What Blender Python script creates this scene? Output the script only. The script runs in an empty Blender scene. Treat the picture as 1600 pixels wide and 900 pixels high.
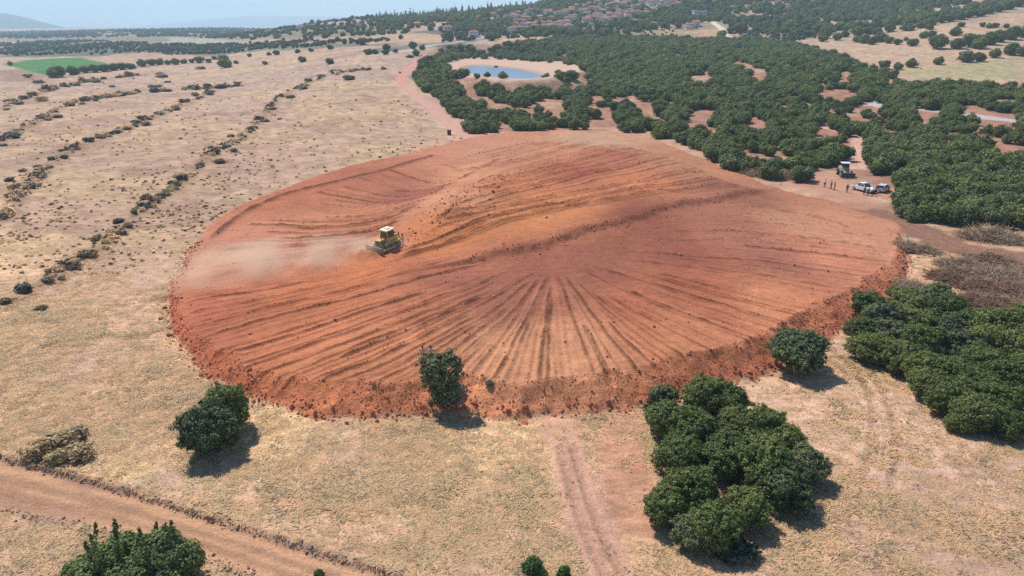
import bpy, bmesh, math, random, time
_T0 = time.time()
def tick(s_): print('TIME', s_, round(time.time() - _T0, 1))
import numpy as np
from mathutils import Vector, Matrix
S = bpy.context.scene
C = S.collection
R = math.radians
rng = np.random.default_rng(11)
random.seed(11)

# ------------------------------------------------------------------ camera, sky, sun, exposure
CAMH, PITCH, FOC = 32.0, R(19.8), 1142.0
cd = bpy.data.cameras.new('camera'); cam = bpy.data.objects.new('camera', cd); C.objects.link(cam)
cd.sensor_width = 36.0; cd.lens = 36.0 * FOC / 1600.0
cd.clip_start = 0.5; cd.clip_end = 60000
cam.location = (0, 0, CAMH); cam.rotation_euler = (R(90) - PITCH, 0, 0)
S.camera = cam
S.render.engine = 'CYCLES'
S.cycles.use_denoising = False
S.cycles.max_bounces = 5; S.cycles.diffuse_bounces = 2; S.cycles.transmission_bounces = 3
S.cycles.transparent_max_bounces = 6; S.cycles.volume_bounces = 2
S.cycles.volume_step_rate = 1.0; S.cycles.volume_max_steps = 64
S.cycles.caustics_reflective = False; S.cycles.caustics_refractive = False
S.view_settings.view_transform = 'Standard'; S.view_settings.look = 'None'
S.view_settings.exposure = 0.27; S.view_settings.gamma = 1.0
SUN_EL, SUN_AZ = R(56), R(-40)          # azimuth from +Y towards +X
W = bpy.data.worlds.new('World'); S.world = W; W.use_nodes = True
wn = W.node_tree; wn.nodes.clear()
sky = wn.nodes.new('ShaderNodeTexSky'); sky.sky_type = 'NISHITA'; sky.sun_disc = False
sky.sun_elevation = SUN_EL; sky.sun_rotation = SUN_AZ; sky.altitude = 800
sky.air_density = 1.0; sky.dust_density = 0.1; sky.ozone_density = 3.0
bgn = wn.nodes.new('ShaderNodeBackground'); bgn.inputs[1].default_value = 0.11
wo = wn.nodes.new('ShaderNodeOutputWorld')
tint = wn.nodes.new('ShaderNodeMix'); tint.data_type = 'RGBA'; tint.blend_type = 'MULTIPLY'; tint.inputs[0].default_value = 1; tint.inputs[7].default_value = (.84, 1.0, 1.06, 1)
wn.links.new(sky.outputs[0], tint.inputs[6]); wn.links.new(tint.outputs[2], bgn.inputs[0]); wn.links.new(bgn.outputs[0], wo.inputs[0])
sd = bpy.data.lights.new('sun', 'SUN'); sd.energy = 4.6; sd.angle = R(0.5); sd.color = (1.0, 0.955, 0.88)
sun = bpy.data.objects.new('sun', sd); C.objects.link(sun)
sv = Vector((math.sin(SUN_AZ) * math.cos(SUN_EL), math.cos(SUN_AZ) * math.cos(SUN_EL), math.sin(SUN_EL)))
sun.rotation_euler = sv.to_track_quat('Z', 'Y').to_euler(); sun.location = (0, 0, 150)

# ------------------------------------------------------------------ numpy noise
_tab = np.random.default_rng(5).random(65536)
def _h(i, j, s): return _tab[((i * 7919 + j * 104729 + s * 31337) & 65535)]
def vn(x, y, s=0):
    xi = np.floor(x).astype(np.int64); yi = np.floor(y).astype(np.int64)
    fx = x - xi; fy = y - yi; fx = fx * fx * (3 - 2 * fx); fy = fy * fy * (3 - 2 * fy)
    return ((_h(xi, yi, s) * (1 - fx) + _h(xi + 1, yi, s) * fx) * (1 - fy) + (_h(xi, yi + 1, s) * (1 - fx) + _h(xi + 1, yi + 1, s) * fx) * fy) * 2 - 1
def fbm(x, y, o=4, s=0):
    t = 0; a = 0.5
    for k in range(o):
        t = t + a * vn(x * 1.02 + 13.7 * k, y + 5.1 * k, s + k); x = x * 2.03; y = y * 2.03; a *= 0.5
    return t
def sm(a, b, x):
    t = np.clip((x - a) / (b - a), 0, 1); return t * t * (3 - 2 * t)
def lin(c):
    c = np.asarray(c, float) / 255.0
    return np.where(c <= 0.04045, c / 12.92, ((c + 0.055) / 1.055) ** 2.4)

# ------------------------------------------------------------------ large landform
kpx = np.array([-900, 0, 300, 600, 800, 1000, 1300, 1600, 2400.])
KA = (kpx - 800) / 1214.0
prof = [
 [(0,0),(400,0),(1500,2),(3000,3),(6000,8),(9000,10),(14000,10)],
 [(0,0),(400,0),(900,1),(1500,4),(3000,6),(6000,10),(9000,12),(14000,10)],
 [(0,0),(350,0),(600,4),(900,8),(1500,14),(2400,20),(3200,10),(9000,0),(14000,0)],
 [(0,0),(250,0),(300,3),(400,9),(500,15),(700,22),(900,31),(1100,41),(1250,40),(1800,10),(14000,0)],
 [(0,0),(250,0),(330,2),(400,4.5),(450,8),(550,17),(700,24.5),(900,38),(1100,54),(1200,55),(1700,30),(3000,0),(14000,0)],
 [(0,0),(260,0),(400,5),(500,10),(600,17),(700,24.5),(800,32),(900,46),(1000,61),(1200,100),(1500,120),(2500,140),(14000,140)],
 [(0,0),(200,0),(300,4),(400,11),(500,16),(600,20),(700,28),(850,42),(1000,61),(1200,98),(1500,130),(2500,160),(14000,160)],
 [(0,0),(150,0),(250,4),(300,7),(400,13),(500,22),(600,34),(700,47),(900,79),(1200,130),(1600,160),(14000,160)],
 [(0,0),(150,0),(250,5),(300,8),(400,15),(500,26),(600,38),(700,52),(900,85),(1200,135),(1600,160),(14000,160)]]
YG = np.geomspace(20, 14000, 400)
PT = np.array([np.interp(YG, [p[0] for p in q], [p[1] for p in q]) for q in prof])
_k = np.array([1, 2, 3, 2, 1.]); _k /= _k.sum()
PT = np.array([np.convolve(np.pad(r, 2, 'edge'), _k, 'valid') for r in PT])
def macro(x, y):
    x = np.asarray(x, float); y = np.asarray(y, float)
    yy = np.maximum(y, 21); a = np.clip(x / yy, KA[0], KA[-1] - 1e-6)
    i = np.clip(np.searchsorted(KA, a, 'right') - 1, 0, len(KA) - 2)
    t = (a - KA[i]) / (KA[i + 1] - KA[i]); t = t * t * (3 - 2 * t)
    g = np.clip(np.log(yy / 20) / math.log(700) * 399, 0, 398.999); j = g.astype(int); u = g - j
    f = lambda ii: PT[ii, j] * (1 - u) + PT[ii, j + 1] * u
    z = f(i) * (1 - t) + f(i + 1) * t
    far = sm(250, 900, yy)
    z = z + fbm(x / 160, y / 160, 3, 3) * 5 * far + fbm(x / 30, y / 30, 3, 9) * (0.35 + 1.0 * far)
    return z
cP, sP = math.cos(PITCH), math.sin(PITCH)
def ray(px, py):
    u = (px - 800) / FOC; v = (450 - py) / FOC
    return u, cP + v * sP, -sP + v * cP
def atz(px, py, z=0.0):
    dx, dy, dz = ray(px, py); t = (z - CAMH) / dz
    return np.array([dx * t, dy * t, z])
def project(x, y, z):
    d = y * cP - (z - CAMH) * sP; v = y * sP + (z - CAMH) * cP
    return 800 + FOC * x / d, 450 - FOC * v / d
def at0(px, py, hf=None):
    hf = hf or macro
    dx, dy, dz = ray(px, py)
    t = np.geomspace(20, 13000, 3000)
    z = CAMH + dz * t; h = hf(dx * t, dy * t)
    k = np.argmax(z < h)
    if z[k] >= h[k]: k = len(t) - 1
    a, b = t[max(k - 1, 0)], t[k]
    for _ in range(12):
        m = (a + b) / 2
        if CAMH + dz * m < hf(np.array([dx * m]), np.array([dy * m]))[0]: b = m
        else: a = m
    return np.array([dx * b, dy * b])
def wpoly(pts, hf=None, sub=1):
    out = []
    n = len(pts)
    for i in range(n):
        p, q = pts[i], pts[(i + 1) % n]
        for k in range(sub):
            out.append(at0(p[0] + (q[0] - p[0]) * k / sub, p[1] + (q[1] - p[1]) * k / sub, hf))
    return np.array(out)
def sdist(x, y, P, closed=True):
    """signed distance, positive inside"""
    d = np.full(x.shape, 1e18); ins = np.zeros(x.shape, bool); n = len(P)
    for i in range(n if closed else n - 1):
        ax, ay = P[i]; bx, by = P[(i + 1) % n]
        ex, ey = bx - ax, by - ay; L = ex * ex + ey * ey + 1e-9
        t = np.clip(((x - ax) * ex + (y - ay) * ey) / L, 0, 1)
        d = np.minimum(d, (x - ax - ex * t) ** 2 + (y - ay - ey * t) ** 2)
        if closed:
            c = ((ay > y) != (by > y))
            xs = ax + (y - ay) * ex / (ey if abs(ey) > 1e-9 else 1e-9)
            ins ^= c & (x < xs)
    d = np.sqrt(d)
    return np.where(ins, d, -d) if closed else d
def sdist_sub(x, y, P, m=30.0, closed=True):
    out = np.full(x.shape, -1e3 if closed else 1e3)
    b = (x > P[:, 0].min() - m) & (x < P[:, 0].max() + m) & (y > P[:, 1].min() - m) & (y < P[:, 1].max() + m)
    if b.any(): out[b] = sdist(x[b], y[b], P, closed)
    return out
def catmull(P, n=12):
    P = np.asarray(P, float); Q = np.vstack([2 * P[0] - P[1], P, 2 * P[-1] - P[-2]]); out = []
    for i in range(1, len(Q) - 2):
        for k in range(n):
            t = k / n
            out.append(0.5 * ((2 * Q[i]) + (-Q[i - 1] + Q[i + 1]) * t + (2 * Q[i - 1] - 5 * Q[i] + 4 * Q[i + 1] - Q[i + 2]) * t * t + (-Q[i - 1] + 3 * Q[i] - 3 * Q[i + 1] + Q[i + 2]) * t ** 3))
    out.append(Q[-2]); return np.array(out)

# ------------------------------------------------------------------ the red earth platform: height raster
toe_px = [(262,462),(268,500),(285,545),(318,580),(350,605),(400,632),(480,650),(560,659),(640,655),(700,647),(850,655),(950,645),(1050,624),(1140,602),(1225,578),(1300,525),(1345,492),(1390,462),(1418,430),(1416,395),(1400,350),(1345,332),(1290,312),(1230,300),(1165,275),(1100,250),(1040,225),(1000,212),(930,204),(830,205),(760,211),(700,224),(640,240),(560,257),(500,275),(450,293),(400,310),(350,335),(325,352),(300,388),(280,425)]
toe = wpoly(toe_px)
GX0, GX1 = toe[:, 0].min() - 3.5, toe[:, 0].max() + 3.5; GY0, GY1, GR = toe[:, 1].min() - 3.5, toe[:, 1].max() + 4.0, 0.165
gx = np.arange(GX0, GX1, GR); gy = np.arange(GY0, GY1, GR)
XX, YY = np.meshgrid(gx, gy)
SD = sdist(XX, YY, catmull(np.vstack([toe, toe[:1]]), 4)[:-1])
SD = SD + fbm(XX / 3.5, YY / 3.5, 4, 21) * 1.1
ctl = [(400,600,1.6),(480,580,2.0),(560,600,2.1),(640,605,2.1),(760,605,2.1),(850,605,2.2),(950,595,2.2),(1050,575,2.2),(1150,555,2.2),(1240,530,2.2),(1310,490,2.0),(1390,430,1.5),(1405,390,.9),(1380,350,.3),(1300,325,.15),(1180,283,.15),
 (270,470,.5),(300,520,1.0),(340,560,1.4),(290,430,.35),(320,370,.25),(400,310,.25),(500,280,.5),(560,262,.4),(700,230,.2),(830,210,.1),(930,208,.1),(1050,230,.2),
 (850,430,2.9),(700,450,2.6),(1000,430,2.7),(1150,400,2.4),(1280,400,1.9),(600,480,2.3),(450,500,1.8),(350,480,1.1),(850,520,2.5),(1050,500,2.5),
 (900,350,4.0),(1000,310,3.3),(800,350,4.0),(700,335,3.4),(1100,290,2.0),(900,280,2.6),(960,255,1.6),(850,240,1.3),(760,240,.9),(700,262,.5),(655,283,-.3),(600,310,.2),(520,325,.3),(450,370,.5),(560,370,.8),(640,380,2.2),(500,430,1.5),(400,430,.9),(770,290,3.0),(720,310,3.0),(760,260,1.6)]
T = np.zeros_like(XX); Wt = np.zeros_like(XX)
for (a, b, z) in ctl:
    p = atz(a, b, z)
    w = 1.0 / ((XX - p[0]) ** 2 + ((YY - p[1]) * 0.75) ** 2 + 26.0) ** 1.9
    T += w * z; Wt += w
T /= Wt
# step in the ground that runs across the middle, and the loose heap line left of it
def linez(pts, z): return np.array([atz(a, b, z)[:2] for a, b in pts])
stepL = catmull(linez([(1178,287),(1100,310),(1040,326),(985,346),(935,363),(880,380),(820,391),(740,402)], 3.0), 5)
ds = sdist(XX, YY, stepL, False)
_n = np.zeros_like(XX); _best = np.full(XX.shape, 1e9)
for i in range(len(stepL) - 1):
    ax, ay = stepL[i]; bx, by = stepL[i + 1]; mx, my = (ax + bx) / 2, (ay + by) / 2
    dd = (XX - mx) ** 2 + (YY - my) ** 2; m = dd < _best
    cr = (bx - ax) * (YY - ay) - (by - ay) * (XX - ax); _n[m] = -np.sign(cr[m]); _best[m] = dd[m]
sdst = ds * _n
wobs = fbm(XX / 2.2, YY / 2.2, 3, 77) * 0.9
T += 0.75 * (sm(-0.7, 1.0, sdst + wobs) - 0.5) * np.exp(-np.abs(sdst) / 7.0)
heapL = catmull(linez([(800,262),(770,285),(735,300),(705,318),(690,345),(660,362)], 3.2), 6)
dh = sdist(XX, YY, heapL, False)
heap = np.exp(-(dh / 3.2) ** 2)
T += heap * (0.30 + 0.7 * np.maximum(fbm(XX / 2.0, YY / 2.0, 4, 31), -.3))
for (a, b, rr, hh) in [(705,338,2.2,.9),(722,298,2.6,.8),(778,280,2.4,.6),(690,360,1.6,.5)]:
    p = atz(a, b, 3.2); T += hh * np.exp(-((XX - p[0]) ** 2 + (YY - p[1]) ** 2) / rr ** 2) * (1 + .5 * fbm(XX, YY, 2, 5))
q = atz(606, 388, 1.9); q = (q[0] - .60 * 3.8, q[1] - .80 * 3.8)
uu = (XX - q[0]) * -.60 + (YY - q[1]) * -.80; vv = (XX - q[0]) * .80 + (YY - q[1]) * -.60
T += .75 * np.exp(-(uu / .75) ** 2 - (vv / 1.9) ** 4) * (1 + .6 * fbm(XX / .6, YY / .6, 3, 33))      # earth heaped up in front of the blade
# furrows
def fam(keys, n, z, jit, power=1.0):
    K = np.array(keys, float); out = []; m = len(keys) - 1
    for i in range(n):
        f = min(max((i + rng.uniform(-jit, jit)) / (n - 1), 0), 1) * m; a = min(int(f), m - 1); t = f - a
        P = K[a] * (1 - t) + K[a + 1] * t
        out.append(catmull(np.array([atz(q[0], q[1], z)[:2] for q in P]), 24))
    return out
A = [[(600,395),(500,415),(400,430),(310,435),(275,442)],[(700,400),(560,425),(420,450),(330,465),(280,476)],[(780,402),(640,432),(500,462),(380,485),(290,507)],[(820,410),(700,450),(560,490),(430,525),(320,552)],
 [(840,420),(740,468),(620,515),(500,560),(400,596)],[(850,425),(775,480),(690,525),(600,570),(535,594)],[(855,425),(800,485),(750,530),(700,570),(655,600)],[(860,425),(830,480),(800,530),(775,570),(755,602)],
 [(862,425),(858,480),(852,530),(850,570),(848,602)],[(866,425),(890,480),(910,530),(925,570),(935,592)],[(872,422),(925,480),(970,525),(1010,560),(1035,577)],[(885,420),(960,470),(1040,510),(1110,540),(1150,553)],
 [(900,415),(1000,450),(1100,480),(1190,505),(1240,524)],[(920,408),(1040,428),(1150,450),(1250,470),(1325,482)],[(950,398),(1080,405),(1200,415),(1310,425),(1398,430)],[(1000,380),(1110,375),(1220,378),(1320,385),(1405,390)],
 [(1060,350),(1150,345),(1240,345),(1320,350),(1385,354)],[(1150,310),(1200,308),(1250,312),(1300,325),(1330,338)]]
B = [[(560,412),(700,385),(830,352),(960,320),(1160,285)],[(600,392),(720,362),(850,330),(980,300),(1135,270)],[(640,370),(740,340),(860,312),(990,285),(1100,252)],[(650,355),(760,320),(860,290),(960,262),(1050,236)],
 [(700,310),(780,285),(860,262),(940,242),(1010,222)],[(740,280),(800,262),(860,245),(920,230),(970,213)],[(740,255),(790,242),(840,230),(880,220),(910,208)],[(690,240),(740,230),(780,222),(810,216),(840,209)]]
D = [[(300,418),(380,412),(450,408),(520,402),(590,392)],[(310,392),(390,388),(460,388),(540,384),(600,370)],[(335,362),(415,362),(490,366),(570,362),(640,350)],[(365,335),(450,342),(530,346),(600,344),(668,332)],
 [(420,308),(500,320),(570,326),(630,324),(690,312)],[(490,284),(560,298),(610,306),(660,306),(705,297)],[(565,262),(620,277),(660,286),(700,288),(730,278)],[(650,243),(700,256),(735,264),(760,262),(785,250)]]
F = np.zeros_like(XX); TN = np.zeros_like(XX)
NX, NY = len(gx), len(gy)
def stamp(G, curve, w, amp, add=False, wob=0.15, breaks=0.35, seed=0):
    st_ = .15 if not add else .4
    seg = np.diff(curve, axis=0); L = np.hypot(seg[:, 0], seg[:, 1]); s = np.concatenate([[0], np.cumsum(L)])
    n = max(int(s[-1] / st_), 4); u = np.linspace(0, s[-1], n)
    cx = np.interp(u, s, curve[:, 0]); cy = np.interp(u, s, curve[:, 1])
    dx = np.gradient(cx); dy = np.gradient(cy); q = np.hypot(dx, dy) + 1e-9
    o = wob * 2 * fbm(u / 7.0, u * 0 + seed, 3, 4); cx = cx - dy / q * o; cy = cy + dx / q * o
    av = amp * np.clip(0.90 + 0.95 * fbm(u / 2.5, u * 0 + seed * 1.7, 4, 8), breaks, 1.6) * sm(0, 3, u) * sm(0, 2, s[-1] - u)
    r = int(math.ceil(w * 2.2 / GR)); ix = ((cx - GX0) / GR); iy = ((cy - GY0) / GR)
    bx = np.round(ix).astype(int); by = np.round(iy).astype(int)
    for a in range(-r, r + 1):
        for b in range(-r, r + 1):
            jx = bx + a; jy = by + b; ok = (jx >= 0) & (jx < NX) & (jy >= 0) & (jy < NY)
            d2 = ((jx - ix) ** 2 + (jy - iy) ** 2) * GR * GR; v = av * np.exp(-d2 / (w * w))
            (np.add.at if add else np.maximum.at)(G, (jy[ok], jx[ok]), v[ok])
k = 0
for keys, n, z, w, am in [(A, 96, 2.4, .17, .27), (B, 36, 2.8, .28, .34), (D, 28, .7, .27, .34)]:
    for c in fam(keys, n, z, .38):
        c = c[int(rng.uniform(0.02, .38) * len(c)):]
        k += 1; stamp(F, c, w * rng.uniform(.75, 1.3), am * rng.uniform(.3, 1.25), wob=.10, breaks=.6, seed=k)
    for c in fam(keys, n * 5, z, .5):            # random lighter and darker tone streaks beside the windrows, colour only
        k += 1; c = c[int(rng.uniform(.04, .40) * len(c)):]
        stamp(TN, c, rng.uniform(.09, .22) * (1 if keys is A else 1.5), rng.uniform(-1, 1) * .34, add=True, wob=.08, breaks=.5, seed=k)
TN = np.clip(TN, -1, 1)
prm = catmull(linez([(325,375),(370,340),(440,305),(520,285),(600,265),(680,243)], .4), 12)
stamp(F, prm, .7, .35, seed=99); dpr = sdist(XX, YY, prm, False)
slope = 0.70 + 0.12 * fbm(XX / 6, YY / 6, 2, 41)
rise = np.maximum(SD, 0) * slope
lump = fbm(XX / 0.9, YY / 0.9, 3, 51)
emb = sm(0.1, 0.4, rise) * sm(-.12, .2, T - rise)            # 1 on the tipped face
kk = 0.10
top = T + F * (1 - emb) * sm(0.3, 1.5, SD)
hmin = -np.log(np.exp(-np.clip(top, -5, 9) / kk) + np.exp(-np.clip(rise, 0, 9) / kk)) * kk + kk * 0.0
PH = np.where(SD > 0, np.where(top < rise - 1.2, top, np.minimum(np.maximum(hmin, -0.5), top)), 0)
PH += sm(0, 0.8, SD) * (lump * (0.035 + 0.12 * emb) + fbm(XX / 2.4, YY / 2.4, 3, 57) * .20 * emb + fbm(XX / 4, YY / 4, 3, 61) * 0.12)
rim = np.exp(-((T - rise) / .35) ** 2) * (T > 0.8)
PH += rim * .07 * (1 + 2 * vn(XX / .8, YY / .8, 6)) * (SD > 0)
PM = sm(-0.35, 0.35, SD + fbm(XX / .8, YY / .8, 3, 15) * .8)
def samp(G, x, y):
    fx = np.clip((x - GX0) / GR, 0, NX - 1.001); fy = np.clip((y - GY0) / GR, 0, NY - 1.001)
    i = fx.astype(int); j = fy.astype(int); u = fx - i; v = fy - j
    return (G[j, i] * (1 - u) + G[j, i + 1] * u) * (1 - v) + (G[j + 1, i] * (1 - u) + G[j + 1, i + 1] * u) * v
def inG(x, y): return (x > GX0 + 1) & (x < GX1 - 1) & (y > GY0 + 1) & (y < GY1 - 1)

tick('roads, pond')
# ------------------------------------------------------------------ roads, pond
roadT = catmull(wpoly([(-330,640),(-150,680),(0,716),(100,741),(200,769),(300,800),(400,832),(500,865),(610,899),(760,955)])[:], 4)
roadB = catmull(wpoly([(500,965),(400,905),(360,886),(300,863),(240,848),(170,828),(100,815),(0,793),(-150,766),(-330,738)])[:], 4)
roadP = np.vstack([roadT, roadB])
def wl(pts, hf=None, n=4): return catmull(np.array([at0(a, b, hf) for a, b in pts]), n)
bank_px = [(690,98),(722,91),(800,93),(870,98),(906,103),(912,112),(880,120),(850,126),(780,127),(720,118),(692,110)]
bankP = wpoly(bank_px)
zp = float(np.mean(macro(bankP[:, 0], bankP[:, 1])))
flat = lambda x, y: np.full(np.shape(x), zp)
bankP = np.array([atz(a, b, zp)[:2] for a, b in bank_px]); bankP = catmull(np.vstack([bankP, bankP[:1]]), 5)[:-1]
watP = np.array([atz(a, b, zp - .8)[:2] for a, b in [(729,106),(745,103),(790,106),(830,113),(852,121),(840,124),(800,124),(770,121),(738,115)]])
watP = catmull(np.vstack([watP, watP[:1]]), 6)[:-1]
lines = {   # centre line, half width (m), colour, strength
 'lane': (wl([(866,660),(884,710),(903,770),(930,840),(965,905),(1000,960)]), 1.6, (220,168,142), .8),
 'lane2': (wl([(968,655),(975,710),(985,770),(1000,820)]), 1.8, (200,142,114), .65),
 'road_rut_a': (roadT * .62 + roadB[::-1][:len(roadT)] * .38 if len(roadT) == len(roadB) else roadT - 1, .35, (164,124,100), .55),
 'road_rut_b': (roadT * .34 + roadB[::-1][:len(roadT)] * .66 if len(roadT) == len(roadB) else roadT - 2, .35, (164,124,100), .55),
 'haul': (wl([(1335,322),(1385,338),(1440,362),(1510,392),(1600,402),(1700,405)]), 3.6, (140,100,84), .92),
 'haul2': (wl([(1260,290),(1300,300),(1335,318)]), 5, (192,140,116), .8),
 'lot': (wl([(1290,280),(1330,290),(1370,300)]), 5.5, (200,146,120), .85),
 'rear': (wl([(745,222),(715,200),(690,182),(665,160),(640,142),(627,120),(650,98),(680,80),(700,72)]), 2.6, (208,150,134), .95),
 'rear2': (wl([(740,215),(700,185),(672,160),(650,138)]), 7.0, (206,166,144), .45),
 'verge': (wl([(640,232),(700,218),(745,212),(830,203),(930,200),(1010,208),(1100,243),(1180,275),(1260,300)]), 3.2, (206,156,130), .55),
 'grove_road': (wl([(1352,150),(1375,165),(1430,168),(1500,178),(1560,186),(1640,196)]), 4.0, (196,186,182), .9),
 'grove_path': (wl([(1340,262),(1350,240),(1345,215),(1300,200),(1275,196)]), 3.2, (214,170,148), .9),
 'far_road': (wl([(560,88),(600,84),(640,78),(700,68),(760,58),(860,52)]), 3.0, (196,186,180), .8),
 'villa_road': (wl([(1140,60),(1128,45),(1115,36),(1112,28),(1100,18)]), 3.0, (226,208,180), .9),
}
ruts = [wl([(1300,545),(1350,600),(1366,650),(1362,700),(1350,740)]), wl([(1322,540),(1372,598),(1398,655),(1400,710),(1392,760)])]
for dx_ in (-10, 10): ruts.append(wl([(885+dx_,700),(905+dx_,770),(935+dx_*1.2,850),(960+dx_*1.3,900)]))
for dy_ in (-3.5, 3.5): ruts.append(wl([(1345,324+dy_),(1400,342+dy_),(1450,364+dy_),(1515,391+dy_),(1600,400+dy_)]))
# dry hedge terraces across the pale field
terr = [wl([(20,470),(90,430),(170,375),(225,325),(285,285),(330,240),(385,210),(440,150),(520,118),(600,108)]),
        wl([(0,345),(50,285),(90,248),(140,222),(200,200),(285,165),(330,145)]),
        wl([(0,222),(60,190),(110,162),(150,155),(200,148),(260,142),(380,134)]),
        wl([(0,172),(50,150),(110,133),(180,122),(260,115)])]
def ground_h(x, y):
    x = np.asarray(x, float); y = np.asarray(y, float); sh = x.shape; x = x.ravel(); y = y.ravel()
    z = macro(x, y)
    near = 1 - sm(90, 260, y)
    z += near * (fbm(x / 1.6, y / 1.6, 3, 71) * 0.07)
    # terraces: the ground steps down a little on the near side of each dry hedge
    for t in terr:
        d = sdist_sub(x, y, t, 12, False)
        z += 0.5 * np.exp(-(d / 1.6) ** 2) * (0.8 + fbm(x / 3, y / 3, 2, 18))
    m = inG(x, y)
    z[m] += samp(PH, x[m], y[m])
    r = sdist_sub(x, y, roadP, 10)
    w = sm(-.5, .4, r)
    z = z * (1 - w) + (macro(x, y) - .22 + fbm(x / 5, y / 1.5, 2, 88) * .05) * w
    z += 0.22 * np.exp(-((r + .25) / .28) ** 2) * np.clip(.7 + 1.2 * fbm(x / .7, y / .7, 3, 90), 0.1, 1.6)
    for t in ruts:
        d = sdist_sub(x, y, t, 4, False)
        z += -.10 * np.exp(-(d / .32) ** 2) + .05 * np.exp(-((d - .6) / .25) ** 2)
    b = sdist_sub(x, y, bankP, 30); w = sm(-12, 3, b)
    z = z * (1 - w) + (zp + .9 * np.exp(-((b - 2) / 4) ** 2)) * w
    wd = sdist_sub(x, y, watP, 30); z -= sm(-4.5, 3, wd) * 1.9
    return z.reshape(sh)
def gh(x, y): return float(ground_h(np.array([x]), np.array([y]))[0])
def at(px, py):
    x, y = at0(px, py); dx, dy, dz = ray(px, py); t0 = y / dy
    for w_, n_ in ((.12, 60), (.006, 24)):
        t = t0 * np.linspace(1 - w_, 1 + w_, n_); d_ = CAMH + dz * t - ground_h(dx * t, dy * t)
        k_ = int(np.argmax(d_ < 0)) if (d_ < 0).any() else n_ - 1
        k_ = max(k_, 1); a, b = d_[k_ - 1], d_[k_]; t0 = t[k_ - 1] + (t[k_] - t[k_ - 1]) * (np.clip(a / (a - b), 0, 1) if a != b else 0)
    return np.array([dx * t0, dy * t0])

# ------------------------------------------------------------------ ground colour (albedo of soil and grass, with windrow and step shade painted in)
KCOL = 0.88
def mixc(c, col, w): return c * (1 - w[:, None]) + lin(col)[None, :] * w[:, None]
fields = [  # pixel outline in the photograph, colour, edge softness m
 ([(4,101),(40,94),(90,91),(128,90),(168,100),(150,109),(110,113),(75,119),(52,114),(25,106)], (70,138,66), 3),
 ([(0,110),(30,108),(75,120),(50,127),(0,128)], (178,140,120), 3),
 ([(0,52),(200,50),(380,46),(560,38),(640,42),(560,58),(420,60),(230,66),(0,64)], (150,140,120), 20),
 ([(0,68),(180,66),(340,70),(360,84),(220,86),(0,90)], (108,118,100), 10),
 ([(225,72),(420,68),(560,66),(640,62),(610,72),(420,78),(330,88),(260,84)], (128,128,112), 8),
 ([(265,58),(330,60),(370,64),(350,68),(265,66)], (188,186,160), 6),
 ([(170,86),(225,82),(280,86),(250,95),(190,96)], (206,168,140), 6),
 ([(560,68),(610,58),(700,50),(735,54),(660,63),(580,70)], (214,176,142), 6),
 ([(640,50),(760,42),(840,44),(760,52),(700,56)], (122,106,102), 6),
 ([(560,80),(650,68),(760,60),(740,66),(650,76),(590,86)], (134,126,120), 4),
 ([(940,56),(1000,46),(1090,38),(1140,40),(1140,56),(1060,62),(1000,60)], (208,166,134), 6),
 ([(1150,55),(1200,50),(1260,56),(1240,66),(1160,64)], (176,148,120), 8),
 ([(780,50),(830,18),(940,-4),(1060,-10),(1080,20),(1000,40),(960,52),(880,58)], (140,128,108), 8),
 ([(1160,32),(1230,24),(1250,38),(1180,42)], (182,152,122), 10),
 ([(1270,0),(1318,0),(1310,12),(1268,10)], (176,110,96), 8),
 ([(1320,12),(1380,10),(1395,20),(1320,24)], (168,126,112), 8),
 ([(1200,62),(1600,18),(1600,126),(1420,122),(1340,100),(1260,76)], (212,176,146), 8),
 ([(1400,112),(1500,100),(1600,90),(1600,125),(1450,122),(1405,118)], (190,176,134), 4),
 ([(1450,40),(1540,28),(1600,14),(1600,42),(1500,52)], (218,178,148), 6),
]
fieldW = [(wpoly(p, sub=2), c, s) for p, c, s in fields]
groveP_px = [(690,75),(760,68),(830,66),(880,60),(960,57),(1080,60),(1200,62),(1240,70),(1290,80),(1330,95),(1360,108),(1400,115),(1412,126),(1700,138),(1750,420),(1600,385),(1560,380),(1500,376),(1470,352),(1440,338),(1395,322),(1372,296),(1330,270),(1270,268),(1250,280),(1190,278),(1150,262),(1095,242),(1080,225),(1050,213),(1000,206),(960,202),(910,206),(860,206),(800,208),(735,202),(722,186),(697,168),(688,150),(663,138),(648,120),(655,95),(680,90)]
groveW = wpoly(groveP_px, sub=2)
pcol = [(850,430,(154,90,76)),(700,440,(170,100,82)),(780,470,(160,96,80)),(640,470,(188,112,84)),(1000,350,(148,84,68)),(1120,340,(168,104,86)),(1050,400,(156,90,74)),(1160,300,(164,102,84)),(1200,400,(172,106,90)),(1100,450,(178,102,80)),(930,430,(158,94,78)),(860,480,(174,106,86)),
 (980,480,(184,108,82)),(900,540,(218,148,114)),(780,560,(220,150,116)),(850,590,(214,144,110)),(650,560,(208,132,98)),(560,540,(210,130,96)),(1050,540,(210,132,98)),(1200,480,(212,134,100)),(1320,420,(208,132,104)),(1370,370,(204,136,110)),(1260,340,(202,138,110)),
 (450,520,(204,122,90)),(350,500,(192,110,84)),(320,460,(194,112,86)),(450,460,(206,122,86)),(560,420,(204,120,84)),(700,380,(206,124,84)),(820,360,(212,132,88)),(900,330,(208,128,90)),(820,300,(200,120,86)),(900,270,(172,96,76)),(960,240,(176,104,82)),(850,230,(196,128,100)),
 (740,270,(206,140,108)),(780,225,(196,132,110)),(700,320,(212,144,112)),(640,290,(164,96,82)),(560,330,(192,120,92)),(480,340,(198,128,98)),(450,300,(186,112,86)),(560,270,(178,106,84)),(400,360,(202,130,108)),(340,400,(204,138,116)),(500,390,(186,112,90)),(400,400,(196,124,104)),(1000,290,(204,124,90)),(1040,240,(184,124,96)),(930,212,(196,148,122)),(1100,260,(186,124,96))]
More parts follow.
